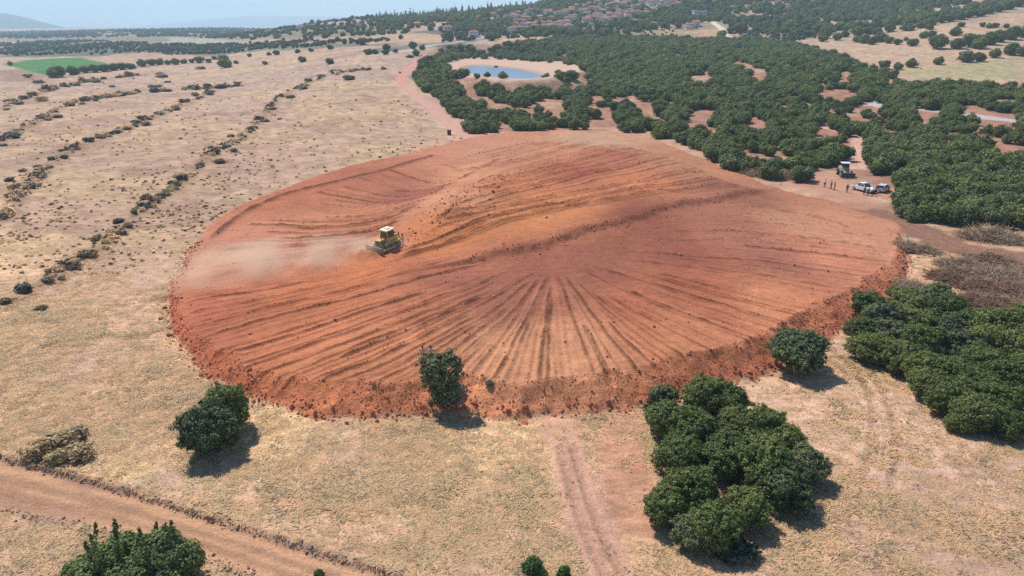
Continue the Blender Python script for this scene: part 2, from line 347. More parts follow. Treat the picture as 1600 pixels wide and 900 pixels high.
pc = np.zeros(XX.shape + (3,)); pw = np.zeros_like(XX)
for a, b, c in pcol:
    p = atz(a, b, 2.0); w = 1.0 / ((XX - p[0]) ** 2 + ((YY - p[1]) * .6) ** 2 + 6) ** 1.7
    pc += w[..., None] * lin(c); pw += w
pc /= pw[..., None]
tn = np.clip(TN, -.7, .7) * .85 + fbm(XX / 5, YY / 5, 4, 23) * .30 + fbm(XX / .55, YY / .9, 3, 24) * .26 - np.clip(F / .24, 0, 1) ** 1.5 * 1.15  # windrows darkened: their shading and moist soil put into the colour
pc *= np.clip(1 + .60 * tn, .35, 1.7)[..., None] * np.array([.965, 1.035, .955])
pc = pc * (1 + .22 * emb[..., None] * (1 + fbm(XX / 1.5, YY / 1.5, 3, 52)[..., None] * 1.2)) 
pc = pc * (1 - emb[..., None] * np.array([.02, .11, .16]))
step_shade = (np.exp(-(ds / 1.5) ** 2) * .35 * np.clip(.6 + 1.5 * fbm(XX / 2, YY / 2, 3, 12), 0, 1.4))[..., None]   # shade of the step painted in as a dark band
pc = pc * (1 - step_shade) + lin((112, 68, 54)) * step_shade
def ground_col(x, y):
    n = len(x); c = np.tile(lin((220,178,136)), (n, 1))
    c = mixc(c, (208,170,148), sm(80, 140, y) * .8); c = mixc(c, (200,172,156), sm(220, 420, y) * (x < 0) * .6)
    w1 = sm(-.25, .3, fbm(x / 26 + y / 60, y / 18, 4, 100)); c = mixc(c, (222,188,142), w1 * .55)
    w2 = sm(-.05, .4, fbm(x / 15, y / 13, 4, 120)); c = mixc(c, (186,148,130), w2 * .6)
    w3 = sm(.05, .35, fbm(x / 3.4, y / 3.0, 4, 140)); c = mixc(c, (176,144,108), w3 * .26 * (1 - sm(150, 400, y)))
    w4 = sm(.1, .4, fbm(x / 9, y / 9, 3, 160)) * (1 - sm(70, 110, y)); c = mixc(c, (190,158,142), w4 * .55)
    w5 = sm(.05, .5, fbm(x / 7 + 9, y / 7, 4, 170)) * (1 - sm(70, 110, y)); c = mixc(c, (204,152,124), w5 * .5)
    # redder worn soil in front and right of the platform
    q = atz(1480, 800, 0); w = np.exp(-(((x - q[0]) / 14) ** 2 + ((y - q[1]) / 10) ** 2)); c = mixc(c, (176,140,122), w * .75)
    q = atz(1330, 640, 0); w = np.exp(-(((x - q[0]) / 16) ** 2 + ((y - q[1]) / 13) ** 2)); c = mixc(c, (214,176,152), w * .6)
    q = atz(960, 740, 0); w = np.exp(-(((x - q[0]) / 5) ** 2 + ((y - q[1]) / 14) ** 2)); c = mixc(c, (202,150,122), w * .6)
    q = atz(1480, 440, 0); w = np.exp(-(((x - q[0]) / 14) ** 2 + ((y - q[1]) / 8) ** 2)); c = mixc(c, (208,160,126), w * .8)
    q = atz(230, 430, 0); w = np.exp(-(((x - q[0]) / 14) ** 2 + ((y - q[1]) / 12) ** 2)); c = mixc(c, (204,164,140), w * .8)
    for P, col, s in fieldW:
        d = sdist_sub(x, y, P, 40); c = mixc(c, col, sm(-s, s, d + fbm(x / 12, y / 12, 2, 7) * s) * .92)
    q = at0(190, 78)      # faint rows in the far orchards
    d = sdist_sub(x, y, groveW, 30); g = sm(-4, 4, d + fbm(x / 6, y / 6, 3, 130) * 5)
    c = mixc(c, (186,132,110), g * .85); c = mixc(c, (204,168,136), g * sm(0, .4, fbm(x / 14, y / 14, 3, 131)) * .8)
    mot = fbm(x / 2.6 + y / 9, y / 3.4, 4, 500) * sm(60, 140, y); c = c * ((1 + mot * .42) * (1 - .22 * sm(80, 125, y)))[:, None]; c = c * (1 + (1 - sm(90, 160, y)) * (.16 + .30 * fbm(x / .8 + y / 3, y / .9, 4, 505)))[:, None]
    spk = sm(.22, .42, fbm(x / 1.7, y / 2.4, 3, 510)) * sm(70, 150, y) * .35; c = mixc(c, (140,116,88), spk)
    hi = sm(450, 700, y) * sm(60, 160, x + 60) ; c = mixc(c, (138,130,106), hi * sm(-.2, .25, fbm(x / 40, y / 40, 3, 141)) * .7)
    for k_, (L, hw, col, st) in lines.items():
        d = sdist_sub(x, y, L, hw * 3 + 3, False) + fbm(x / 2.2, y / 2.2, 3, 44) * hw * .5
        c = mixc(c, col, (1 - sm(hw * .65, hw * 1.25, d)) * st)
    for t in terr:
        d = sdist_sub(x, y, t, 12, False) + fbm(x / 2.5, y / 2.5, 3, 45) * 2.5
        c = mixc(c, (150,120,92), (1 - sm(.6, 3.2, d)) * .55)
    b = sdist_sub(x, y, bankP, 30); w = sm(-2.5, 1.5, b + fbm(x / 5, y / 5, 2, 3) * 2); c = mixc(c, (206,172,148), w * .95)
    b = sdist_sub(x, y, watP, 20); w = sm(-6, 0, b); c = mixc(c, (150,124,98), w * .6)
    road_last = [lines['road_rut_a'], lines['road_rut_b']]
    r = sdist_sub(x, y, roadP, 8); w = sm(-.45, .2, r + fbm(x / .8, y / .8, 3, 2) * .5)
    c = mixc(c, (214,164,128), w); c = mixc(c, (176,134,112), w * sm(0, .4, fbm(x / 7 + y / 14, y / 2.2 + x / 7, 3, 8)) * .7)
    for (L, hw, col, st) in road_last:
        d = sdist_sub(x, y, L, 3, False) + fbm(x / 3, y / 3, 3, 47) * .5; c = mixc(c, col, (1 - sm(.1, .6, d)) * st)
    e = np.exp(-((r + .3) / .45) ** 2); c = mixc(c, (150,112,90), e * .4)
    for t in ruts:
        d = sdist_sub(x, y, t, 4, False) + fbm(x / .6, y / .6, 3, 46) * .3; c = mixc(c, (160,124,106), (1 - sm(.2, .65, d)) * .4)
    m = inG(x, y); pm = samp(PM, x[m], y[m])[:, None]
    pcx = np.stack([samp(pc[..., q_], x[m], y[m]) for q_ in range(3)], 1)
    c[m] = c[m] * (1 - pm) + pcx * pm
    return np.clip(c * KCOL, 0.01, .9)

tick('materials')
# ------------------------------------------------------------------ materials
def mat(name):
    m = bpy.data.materials.new(name); m.use_nodes = True; nt = m.node_tree; nt.nodes.clear()
    o = nt.nodes.new('ShaderNodeOutputMaterial'); b = nt.nodes.new('ShaderNodeBsdfPrincipled')
    nt.links.new(b.outputs[0], o.inputs[0]); b.inputs['Specular IOR Level'].default_value = .3
    return m, nt, b
def nd(nt, t, **kw):
    n = nt.nodes.new(t)
    for k_, v in kw.items(): setattr(n, k_, v)
    return n
def simple(name, col, rough=.8, metal=0.0, var=.15, scale=3.0, bump=0.0, spec=.3):
    m, nt, b = mat(name)
    tc = nd(nt, 'ShaderNodeTexCoord'); nz = nd(nt, 'ShaderNodeTexNoise'); nz.inputs['Scale'].default_value = scale; nz.inputs['Detail'].default_value = 5
    nt.links.new(tc.outputs['Object'], nz.inputs['Vector'])
    mr = nd(nt, 'ShaderNodeMapRange'); mr.inputs[1].default_value = .3; mr.inputs[2].default_value = .7; mr.inputs[3].default_value = 1 - var; mr.inputs[4].default_value = 1 + var
    nt.links.new(nz.outputs[0], mr.inputs[0])
    mx = nd(nt, 'ShaderNodeVectorMath', operation='SCALE'); mx.inputs[0].default_value = col[:3]; nt.links.new(mr.outputs[0], mx.inputs['Scale'])
    nt.links.new(mx.outputs[0], b.inputs['Base Color']); b.inputs['Roughness'].default_value = rough; b.inputs['Metallic'].default_value = metal
    b.inputs['Specular IOR Level'].default_value = spec
    if bump:
        bp = nd(nt, 'ShaderNodeBump'); bp.inputs['Strength'].default_value = bump; bp.inputs['Distance'].default_value = .05
        nt.links.new(nz.outputs[0], bp.inputs['Height']); nt.links.new(bp.outputs[0], b.inputs['Normal'])
    return m
def terrain_mat():
    m, nt, b = mat('earth_and_dry_grass'); L = nt.links.new
    at_ = nd(nt, 'ShaderNodeAttribute', attribute_name='soil'); ak = nd(nt, 'ShaderNodeAttribute', attribute_name='bare')
    geo = nd(nt, 'ShaderNodeNewGeometry')
    def noise(sc, det, vec=None, rg=.6):
        n = nd(nt, 'ShaderNodeTexNoise'); n.inputs['Scale'].default_value = sc; n.inputs['Detail'].default_value = det; n.inputs['Roughness'].default_value = rg
        L(vec or geo.outputs['Position'], n.inputs['Vector']); return n
    mp = nd(nt, 'ShaderNodeMapping'); mp.inputs['Rotation'].default_value = (0, 0, R(-28)); mp.inputs['Scale'].default_value = (.45, 1, 1)
    L(geo.outputs['Position'], mp.inputs['Vector'])
    n1 = noise(1.1, 6, mp.outputs[0], .7); n2 = noise(5.0, 5, None, .75); n3 = noise(.28, 4, None, .6)
    def mrange(src, a, b_, c, d):
        r_ = nd(nt, 'ShaderNodeMapRange'); L(src, r_.inputs[0])
        for i, v in enumerate((a, b_, c, d)): r_.inputs[i + 1].default_value = v
        return r_.outputs[0]
    def math_(op, a, b_):
        q = nd(nt, 'ShaderNodeMath', operation=op)
        for i, v in enumerate((a, b_)):
            if isinstance(v, (int, float)): q.inputs[i].default_value = v
            else: L(v, q.inputs[i])
        return q.outputs[0]
    g1 = mrange(n1.outputs[0], .3, .7, .70, 1.30); g2 = mrange(n2.outputs[0], .3, .7, .72, 1.28); g3 = mrange(n3.outputs[0], .3, .7, .88, 1.12)
    grass = math_('MULTIPLY', math_('MULTIPLY', g1, g2), g3)
    s1 = mrange(n2.outputs[0], .3, .7, .70, 1.30); s2 = mrange(n1.outputs[0], .3, .7, .86, 1.14)
    bare = math_('MULTIPLY', s1, s2)
    mf = nd(nt, 'ShaderNodeMix'); L(ak.outputs['Fac'], mf.inputs[0]); L(grass, mf.inputs[2]); L(bare, mf.inputs[3])
    vm = nd(nt, 'ShaderNodeVectorMath', operation='SCALE'); L(at_.outputs['Color'], vm.inputs[0]); L(mf.outputs[0], vm.inputs['Scale'])
    # straw: yellower where the grass is thick
    L(vm.outputs[0], b.inputs['Base Color']); b.inputs['Roughness'].default_value = .95; b.inputs['Specular IOR Level'].default_value = .08
    bh = nd(nt, 'ShaderNodeMath', operation='ADD'); L(n2.outputs[0], bh.inputs[0]); L(math_('MULTIPLY', n1.outputs[0], 1.6), bh.inputs[1])
    bp = nd(nt, 'ShaderNodeBump'); bp.inputs['Strength'].default_value = 1.0; bp.inputs['Distance'].default_value = .16
    L(bh.outputs[0], bp.inputs['Height']); L(bp.outputs[0], b.inputs['Normal'])
    return m
M_terrain = terrain_mat()
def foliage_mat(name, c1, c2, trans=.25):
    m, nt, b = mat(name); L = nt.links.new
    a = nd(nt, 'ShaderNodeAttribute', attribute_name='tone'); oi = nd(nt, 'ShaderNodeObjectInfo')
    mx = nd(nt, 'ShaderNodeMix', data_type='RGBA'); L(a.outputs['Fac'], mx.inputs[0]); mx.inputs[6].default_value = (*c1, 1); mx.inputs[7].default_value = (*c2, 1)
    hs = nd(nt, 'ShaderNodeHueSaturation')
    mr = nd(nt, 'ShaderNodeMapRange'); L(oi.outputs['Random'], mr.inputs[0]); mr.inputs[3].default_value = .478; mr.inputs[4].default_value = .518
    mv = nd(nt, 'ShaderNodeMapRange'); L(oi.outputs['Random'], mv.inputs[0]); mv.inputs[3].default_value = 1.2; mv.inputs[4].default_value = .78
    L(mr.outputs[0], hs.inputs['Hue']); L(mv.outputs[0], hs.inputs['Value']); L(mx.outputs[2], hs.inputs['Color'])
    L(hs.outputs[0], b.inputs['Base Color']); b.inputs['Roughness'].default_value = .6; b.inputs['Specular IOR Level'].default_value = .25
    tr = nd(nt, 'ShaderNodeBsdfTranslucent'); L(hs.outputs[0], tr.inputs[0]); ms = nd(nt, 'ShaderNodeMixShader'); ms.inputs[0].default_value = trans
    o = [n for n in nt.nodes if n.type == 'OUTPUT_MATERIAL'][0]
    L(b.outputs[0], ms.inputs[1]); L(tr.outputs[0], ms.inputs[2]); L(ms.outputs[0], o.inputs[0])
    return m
M_leaf = foliage_mat('evergreen_foliage', (.078, .106, .030), (.26, .30, .085))
M_olv = foliage_mat('grey_olive_foliage', (.07, .085, .055), (.17, .19, .13))
M_leafb = foliage_mat('bright_foliage', (.05, .10, .025), (.13, .22, .055))
M_dry = foliage_mat('dry_shrub', (.17, .13, .075), (.36, .27, .16), .15)
M_grey = foliage_mat('grey_shrub', (.05, .06, .045), (.14, .15, .10), .15)
M_purp = foliage_mat('dark_thorny_shrub', (.05, .055, .045), (.17, .16, .125), .15)
M_yel = foliage_mat('yellow_shrub', (.34, .26, .12), (.56, .44, .22), .2)
M_straw = foliage_mat('straw', (.66, .47, .26), (.90, .68, .41), .5)
M_cyp = foliage_mat('cypress_foliage', (.028, .048, .03), (.06, .095, .045), .1)
M_bark = simple('bark', (.13, .10, .075), .9, var=.3, scale=8, bump=.5)
M_twig = simple('dead_twigs', (.33, .225, .145), .95, var=.35, scale=1.5)
M_twig2 = simple('brown_twigs', (.27, .165, .105), .95, var=.35, scale=1.5)
M_clod = simple('earth_clod', tuple(lin((192,122,94)) * .85), .98, var=.35, scale=4, spec=.05)
M_stone = simple('pale_stone', (.52, .38, .30), .9, var=.2, scale=4)

# ------------------------------------------------------------------ mesh helpers
def tag(o, label=None, cat=None, group=None, kind=None):
    if label: o['label'] = label
    if cat: o['category'] = cat
    if group: o['group'] = group
    if kind: o['kind'] = kind
    return o
def mesh_np(name, V, Fc, material=None, smooth=False):
    V = np.asarray(V, np.float32); Fc = np.asarray(Fc, np.int32); me = bpy.data.meshes.new(name)
    me.vertices.add(len(V)); me.vertices.foreach_set('co', V.ravel())
    nf, k_ = Fc.shape; me.loops.add(nf * k_); me.loops.foreach_set('vertex_index', Fc.ravel())
    me.polygons.add(nf); me.polygons.foreach_set('loop_start', np.arange(0, nf * k_, k_, dtype=np.int32))
    me.polygons.foreach_set('use_smooth', np.full(nf, smooth)); me.update(calc_edges=True)
    if material: me.materials.append(material)
    return me
def link(name, me, parent=None, loc=(0, 0, 0), rot=None):
    o = bpy.data.objects.new(name, me); C.objects.link(o); o.location = loc
    if rot is not None: o.rotation_euler = rot
    if parent: o.parent = parent
    return o
def empty(name, loc, rz=0.0, rx=0.0, ry=0.0):
    o = bpy.data.objects.new(name, None); o.empty_display_size = .3; C.objects.link(o); o.location = loc; o.rotation_euler = (rx, ry, rz); return o
def copy_tree(o, parent=None):
    c = o.copy(); C.objects.link(c)
    if parent: c.parent = parent
    for ch in o.children: copy_tree(ch, c)
    return c
class MB:
    def __init__(s): s.v = []; s.f = []
    def add(s, V, Fs):
        n = len(s.v); s.v += [tuple(p) for p in V]; s.f += [tuple(i + n for i in f) for f in Fs]; return s
    def box(s, x0, x1, y0, y1, z0, z1, tx=0.0, bx=0.0, M=None):
        """tx/bx: inset of the top in x and in y"""
        V = [(x0, y0, z0), (x1, y0, z0), (x1, y1, z0), (x0, y1, z0), (x0 + tx, y0 + bx, z1), (x1 - tx, y0 + bx, z1), (x1 - tx, y1 - bx, z1), (x0 + tx, y1 - bx, z1)]
        if M is not None: V = [M @ Vector(p) for p in V]
        return s.add(V, [(0, 3, 2, 1), (4, 5, 6, 7), (0, 1, 5, 4), (1, 2, 6, 5), (2, 3, 7, 6), (3, 0, 4, 7)])
    def prism(s, prof_, y0, y1, y2=None):
        """profile in x,z extruded in y"""
        n = len(prof_); V = [(p[0], y0, p[1]) for p in prof_] + [(p[0], y1, p[1]) for p in prof_]
        return s.add(V, [tuple(range(n))[::-1], tuple(range(n, 2 * n))] + [(i, (i + 1) % n, n + (i + 1) % n, n + i)[::-1] for i in range(n)][::1])
    def tube(s, p, q, r0, r1=None, n=8):
        r1 = r0 if r1 is None else r1; p = Vector(p); q = Vector(q); d = (q - p).normalized(); a = d.orthogonal().normalized(); b = d.cross(a)
        V = [p + (a * math.cos(2 * math.pi * i / n) + b * math.sin(2 * math.pi * i / n)) * r0 for i in range(n)] + [q + (a * math.cos(2 * math.pi * i / n) + b * math.sin(2 * math.pi * i / n)) * r1 for i in range(n)]
        return s.add(V, [tuple(range(n))[::-1], tuple(range(n, 2 * n))] + [(i, (i + 1) % n, n + (i + 1) % n, n + i) for i in range(n)])
    def obj(s, name, material, parent=None, loc=(0, 0, 0), bev=0.0, smooth=False):
        bm = bmesh.new(); vs = [bm.verts.new(p) for p in s.v]
        for f in s.f:
            try: bm.faces.new([vs[i] for i in f])
            except ValueError: pass
        bmesh.ops.recalc_face_normals(bm, faces=bm.faces)
        if bev: bmesh.ops.bevel(bm, geom=list(bm.edges), offset=bev, segments=2, profile=.6, affect='EDGES', clamp_overlap=True)
        me = bpy.data.meshes.new(name); bm.to_mesh(me); bm.free(); me.materials.append(material)
        if smooth:
            for p in me.polygons: p.use_smooth = True
        return link(name, me, parent, loc)

# ------------------------------------------------------------------ ground sheet (one height field, split by use into its pieces)
NC = 850
az = np.linspace(R(-58), R(58), NC)
rr = [2.0]
while rr[-1] < 13000:
    r_ = rr[-1]
    if r_ < 36: d_ = .6
    elif r_ < 56: d_ = .16
    else:
        fac = .95 if r_ < 125 else (1.4 if r_ < 165 else 1.9)
        d_ = min(max(r_ * r_ / 36544 * fac, .1), r_ * (.0062 if r_ < 1300 else .03))
    rr.append(r_ + d_)
rr = np.array(rr); NRW = len(rr)
RRg, AZg = np.meshgrid(rr, az, indexing='ij')
VX = (RRg * np.sin(AZg)).ravel(); VY = (RRg * np.cos(AZg)).ravel()
VZ = ground_h(VX, VY)
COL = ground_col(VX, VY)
m_ = inG(VX, VY); BARE = np.zeros(len(VX)); BARE[m_] = samp(PM, VX[m_], VY[m_])
RD = sdist_sub(VX, VY, roadP, 8); WD = sdist_sub(VX, VY, bankP, 20); GF = sdist_sub(VX, VY, fieldW[0][0], 10)
BARE = np.maximum(BARE, sm(-.2, .3, RD)); BARE = np.maximum(BARE, sm(-2, 2, WD))
for k_ in ('lane', 'haul', 'rear', 'grove_road', 'haul2', 'lot'):
    L_, hw_, _, _ = lines[k_]; BARE = np.maximum(BARE, .8 * (1 - sm(hw_ * .7, hw_ * 1.2, sdist_sub(VX, VY, L_, hw_ * 3, False))))
ii, jj = np.meshgrid(np.arange(NRW - 1), np.arange(NC - 1), indexing='ij')
v0 = (ii * NC + jj).ravel(); Q = np.stack([v0, v0 + 1, v0 + NC + 1, v0 + NC], 1)[:, ::-1]
fid = np.zeros(len(Q), int)
c_ = Q[:, 0]
fid[(BARE[c_] > .5) & m_[c_] & (samp(PM, VX[c_], VY[c_]) > .5)] = 1
fid[RD[c_] > 0] = 2; fid[WD[c_] > 0] = 3; fid[GF[c_] > 0] = 4
VV = np.stack([VX, VY, VZ], 1)
for k_, nm in enumerate(['ground', 'red_earth_platform', 'dirt_road', 'pond_bank', 'green_field']):
    q = Q[fid == k_]; u_, inv = np.unique(q, return_inverse=True)
    me = mesh_np(nm, VV[u_], inv.reshape(q.shape), M_terrain, True)
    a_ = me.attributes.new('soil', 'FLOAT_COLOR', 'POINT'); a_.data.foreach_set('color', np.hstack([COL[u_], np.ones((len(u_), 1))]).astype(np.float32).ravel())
    a_ = me.attributes.new('bare', 'FLOAT', 'POINT'); a_.data.foreach_set('value', BARE[u_].astype(np.float32))
    tag(link(nm, me), kind='structure')
print('ground tris', len(Q) * 2)
del VV, RRg, AZg

tick('water')
# water
m, nt, b = mat('pond_water'); b.inputs['Base Color'].default_value = (.15, .20, .27, 1); b.inputs['Roughness'].default_value = .25; b.inputs['Specular IOR Level'].default_value = 1.0
nz = nd(nt, 'ShaderNodeTexNoise'); nz.inputs['Scale'].default_value = 1.2; bp = nd(nt, 'ShaderNodeBump'); bp.inputs['Strength'].default_value = .05; bp.inputs['Distance'].default_value = .05
nt.links.new(nz.outputs[0], bp.inputs['Height']); nt.links.new(bp.outputs[0], b.inputs['Normal'])
cw = watP.mean(0); wv = [(p[0] + (p[0] - cw[0]) * .06, p[1] + (p[1] - cw[1]) * .06, zp - .85) for p in watP]
me = bpy.data.meshes.new('pond_water'); me.from_pydata(wv, [], [tuple(range(len(wv)))]); me.materials.append(m); tag(link('pond_water', me), kind='structure')

# far mountains
def mountain(name, pts, y0, depth, col):
    xs = np.array([atz(p[0], 20, 0)[0] * 0 + (p[0] - 800) / 1214 * y0 for p in pts]); hs = np.array([CAMH + y0 * (38 - p[1]) / FOC for p in pts])
    u = np.linspace(xs[0], xs[-1], 140); hh = np.interp(u, xs, hs); V = []; nj = 12
    for j in range(nj):
        t = j / (nj - 1); k2 = math.sin(math.pi * t)
        for i in range(140): V.append((u[i], y0 + (t - .5) * depth, -20 + (hh[i] + 20) * k2 * (1 + .05 * float(fbm(np.array([u[i] / 300]), np.array([t * 6.]), 3, 2)[0]))))
    Fs = [(j * 140 + i, j * 140 + i + 1, (j + 1) * 140 + i + 1, (j + 1) * 140 + i) for j in range(nj - 1) for i in range(139)]
    me = mesh_np(name, V, Fs, simple(name + '_ground', col, .95, var=.2, scale=.004), True); tag(link(name, me), kind='structure')
mountain('far_mountain', [(-700,60),(-300,5),(-120,8),(0,22),(25,31),(45,41),(66,50),(90,60)], 5200, 1500, (.10, .13, .10))
mountain('distant_range', [(60,56),(160,46),(250,38),(330,30),(400,25),(520,27),(640,30),(800,32),(900,40)], 13800, 700, (.16, .17, .15))

# ------------------------------------------------------------------ trees
def ico(sub=1):
    bm = bmesh.new(); bmesh.ops.create_icosphere(bm, subdivisions=sub, radius=1.0)
    V = np.array([v.co[:] for v in bm.verts]); Fc = np.array([[v.index for v in f.verts] for f in bm.faces]); bm.free(); return V, Fc
ICO1, ICO2 = ico(1), ico(2)
def unit(n, g): 
    v = g.normal(size=(n, 3)); return v / np.linalg.norm(v, axis=1)[:, None]
def leaf_mesh(name, lobes, n, leaf, material, seed, core=.8, spread=(.78, 1.08), shoots=None, zmin=.05, puff=20, aspect=1.0, up=.25):
    """crown: many small leaf clumps over overlapping lobes [(x,y,z,r,rz)] and a dark inner mass"""
    g = np.random.default_rng(seed); Lb = np.array(lobes, float); w = Lb[:, 3] ** 2; w /= w.sum()
    k_ = g.choice(len(Lb), size=n * 2, p=w); d = unit(n * 2, g); rad = g.uniform(spread[0], spread[1], n * 2) + .10 * np.sin(d[:, 0] * 7 + k_) * np.sin(d[:, 1] * 6 + k_ * 2) + .07 * np.sin(d[:, 2] * 9 + k_)
    sc = np.stack([Lb[k_, 3], Lb[k_, 3], Lb[k_, 4]], 1); P = Lb[k_, :3] + d * sc * rad[:, None]
    keep = P[:, 2] > zmin
    for i, l in enumerate(Lb):
        q = np.sqrt((((P - l[:3]) / np.array([l[3], l[3], l[4]])) ** 2).sum(1)); keep &= (q > .74) | (k_ == i)
    P = P[keep][:n]; d = d[keep][:n]; k_ = k_[keep][:n]
    if puff:        # leaves gathered into small tufts
        np_ = max(n // puff, 8); c0 = P[:np_]; ci = g.integers(0, len(c0), n); pr = leaf * 1.75 * g.uniform(.6, 1.35, len(c0))
        d2 = unit(n, g); P = c0[ci] + d2 * (pr[ci] * g.uniform(.35, 1.05, n))[:, None] * np.array([1, 1, .8]); P[:, 2] = np.maximum(P[:, 2], zmin); d = d2 * .7 + d[:np_][ci] * .6; k_ = ci % 97
    if shoots is not None:
        for (sx, sy, sz, ex, ey, ez, cnt) in shoots:
            t = g.random(cnt); Q_ = np.array([sx, sy, sz]) * (1 - t[:, None]) + np.array([ex, ey, ez]) * t[:, None] + g.normal(size=(cnt, 3)) * (.16 * (1.1 - t))[:, None]
            P = np.vstack([P, Q_]); d = np.vstack([d, unit(cnt, g)]); k_ = np.concatenate([k_, np.zeros(cnt, int)])
    n = len(P); nr = d + unit(n, g) * .75 + np.array([0, 0, up]); nr /= np.linalg.norm(nr, axis=1)[:, None]
    a = np.cross(nr, unit(n, g)); a /= np.linalg.norm(a, axis=1)[:, None]; b_ = np.cross(nr, a)
    s_ = leaf * g.uniform(.55, 1.35, n)[:, None]
    V = np.stack([P - a * s_ * .5 * aspect, P + b_ * s_ * .42 + nr * s_ * .08, P + a * s_ * .6 * aspect - nr * s_ * .1, P - b_ * s_ * .42], 1).reshape(-1, 3)
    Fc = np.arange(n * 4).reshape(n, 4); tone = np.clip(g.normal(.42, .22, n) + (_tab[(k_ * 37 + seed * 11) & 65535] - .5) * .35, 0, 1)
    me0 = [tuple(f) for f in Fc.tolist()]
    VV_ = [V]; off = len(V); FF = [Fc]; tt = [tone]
    if core > 0:  # dark core added inside the crown to stop light passing through
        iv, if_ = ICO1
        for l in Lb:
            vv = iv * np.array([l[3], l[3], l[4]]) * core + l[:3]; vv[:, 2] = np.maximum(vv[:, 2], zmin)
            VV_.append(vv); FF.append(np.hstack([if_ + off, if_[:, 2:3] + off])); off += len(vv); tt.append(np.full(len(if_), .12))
    V = np.vstack(VV_); me = bpy.data.meshes.new(name)
    quads = FF[0]; tris = np.vstack([f[:, :3] for f in FF[1:]]) if len(FF) > 1 else np.zeros((0, 3), int)
    me.vertices.add(len(V)); me.vertices.foreach_set('co', V.astype(np.float32).ravel())
    lp = np.concatenate([quads.ravel(), tris.ravel()]).astype(np.int32); me.loops.add(len(lp)); me.loops.foreach_set('vertex_index', lp)
    st = np.concatenate([np.arange(len(quads)) * 4, len(quads) * 4 + np.arange(len(tris)) * 3]).astype(np.int32)
    me.polygons.add(len(st)); me.polygons.foreach_set('loop_start', st); me.update(calc_edges=True)
    a_ = me.attributes.new('tone', 'FLOAT', 'FACE'); a_.data.foreach_set('value', np.concatenate(tt).astype(np.float32))
    me.materials.append(material); return me
def lobes_for(rx, rz, n, seed, zc=None, ry=None):
    g = np.random.default_rng(seed); ry = ry or rx; zc = zc or rz; out = [(0, 0, zc * .95, rx * .62, rz * .70)]
    for i in range(n):
        a = 2 * math.pi * (i * .382 + g.uniform(-.05, .05)); q = math.sqrt((i + .6) / n) * g.uniform(.60, .84); r_ = rx * g.uniform(.19, .44)
        z = zc + rz * (.62 * (1 - q * q * 1.5) + g.uniform(-.3, .34)); z = max(z, r_ * .75)
        out.append((rx * q * math.cos(a), ry * q * math.sin(a), z, r_, r_ * g.uniform(.75, 1.0)))
    return out
def trunk_mesh(name, h, r, seed, spread=1.0):
    g = random.Random(seed); mb = MB(); top = (g.uniform(-.15, .15), g.uniform(-.15, .15), h * .45)
    mid = (top[0] * .3, top[1] * .3 + .05, h * .22)
    mb.tube((0, 0, -.3), mid, r * 1.25, r, 7); mb.tube(mid, top, r, r * .8, 7)
    for i in range(5):
        a = i * 1.26 + g.random(); q = spread * g.uniform(.5, 1); e = (top[0] + math.cos(a) * q, top[1] + math.sin(a) * q, h * g.uniform(.68, .85))
        m2 = ((top[0] + e[0]) * .5, (top[1] + e[1]) * .5, (top[2] + e[2]) * .5 + .15); mb.tube(top, m2, r * .6, r * .42, 5); mb.tube(m2, e, r * .42, r * .15, 5)
    bm = bmesh.new(); vs = [bm.verts.new(p) for p in mb.v]
    for f in mb.f: bm.faces.new([vs[i] for i in f])
    me = bpy.data.meshes.new(name); bm.to_mesh(me); bm.free(); me.materials.append(M_bark); return me
M_leaf2 = foliage_mat('greyer_foliage', (.078, .10, .042), (.24, .275, .125))
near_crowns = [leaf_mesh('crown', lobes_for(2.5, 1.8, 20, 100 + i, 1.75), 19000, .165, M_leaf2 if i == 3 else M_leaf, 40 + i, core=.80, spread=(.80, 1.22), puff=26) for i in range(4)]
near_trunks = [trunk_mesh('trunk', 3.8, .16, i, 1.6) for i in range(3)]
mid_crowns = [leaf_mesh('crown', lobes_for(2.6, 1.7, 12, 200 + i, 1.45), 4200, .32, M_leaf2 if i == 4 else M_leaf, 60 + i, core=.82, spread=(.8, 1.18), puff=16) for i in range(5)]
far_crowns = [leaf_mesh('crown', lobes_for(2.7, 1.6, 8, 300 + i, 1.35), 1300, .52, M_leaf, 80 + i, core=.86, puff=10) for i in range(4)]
mid_trunks = [trunk_mesh('trunk', 3.6, .15, 10 + i, 1.5) for i in range(2)]
NTREE = 0
def tree(x, y, w, label, group, crowns, trunks, zs=1.0, cat='tree', z=None, name='evergreen_tree', crown_mesh=None):
    """w: crown radius in metres"""
    global NTREE
    z = gh(x, y) if z is None else z
    t = empty(name, (x, y, z - .05), random.uniform(0, 6.28)); tag(t, label, cat, group)
    s_ = w / 2.55; zz = s_ * zs
    t.scale = (s_, s_, zz)
    link('trunk', random.choice(trunks), t); link('crown', crown_mesh or random.choice(crowns), t)
    NTREE += 1; return t
def tree_px(cx, cy, rpx, label, group=None, crowns=near_crowns, trunks=near_trunks, zs=1.0, f=1.43, **kw):
    """crown centre and radius read from the photograph, in its pixels"""
    p = at0(cx, cy + rpx * .55); dist = math.hypot(p[1], CAMH); w = rpx / FOC * dist * 1.0
    zc = max(2.5 * w / 2.55 * zs, .4) + gh(p[0], p[1]); w *= f; dx, dy, dz = ray(cx, cy); t = (zc - CAMH) / dz
    return tree(dx * t, dy * t, w, label, group, crowns, trunks, zs, **kw)

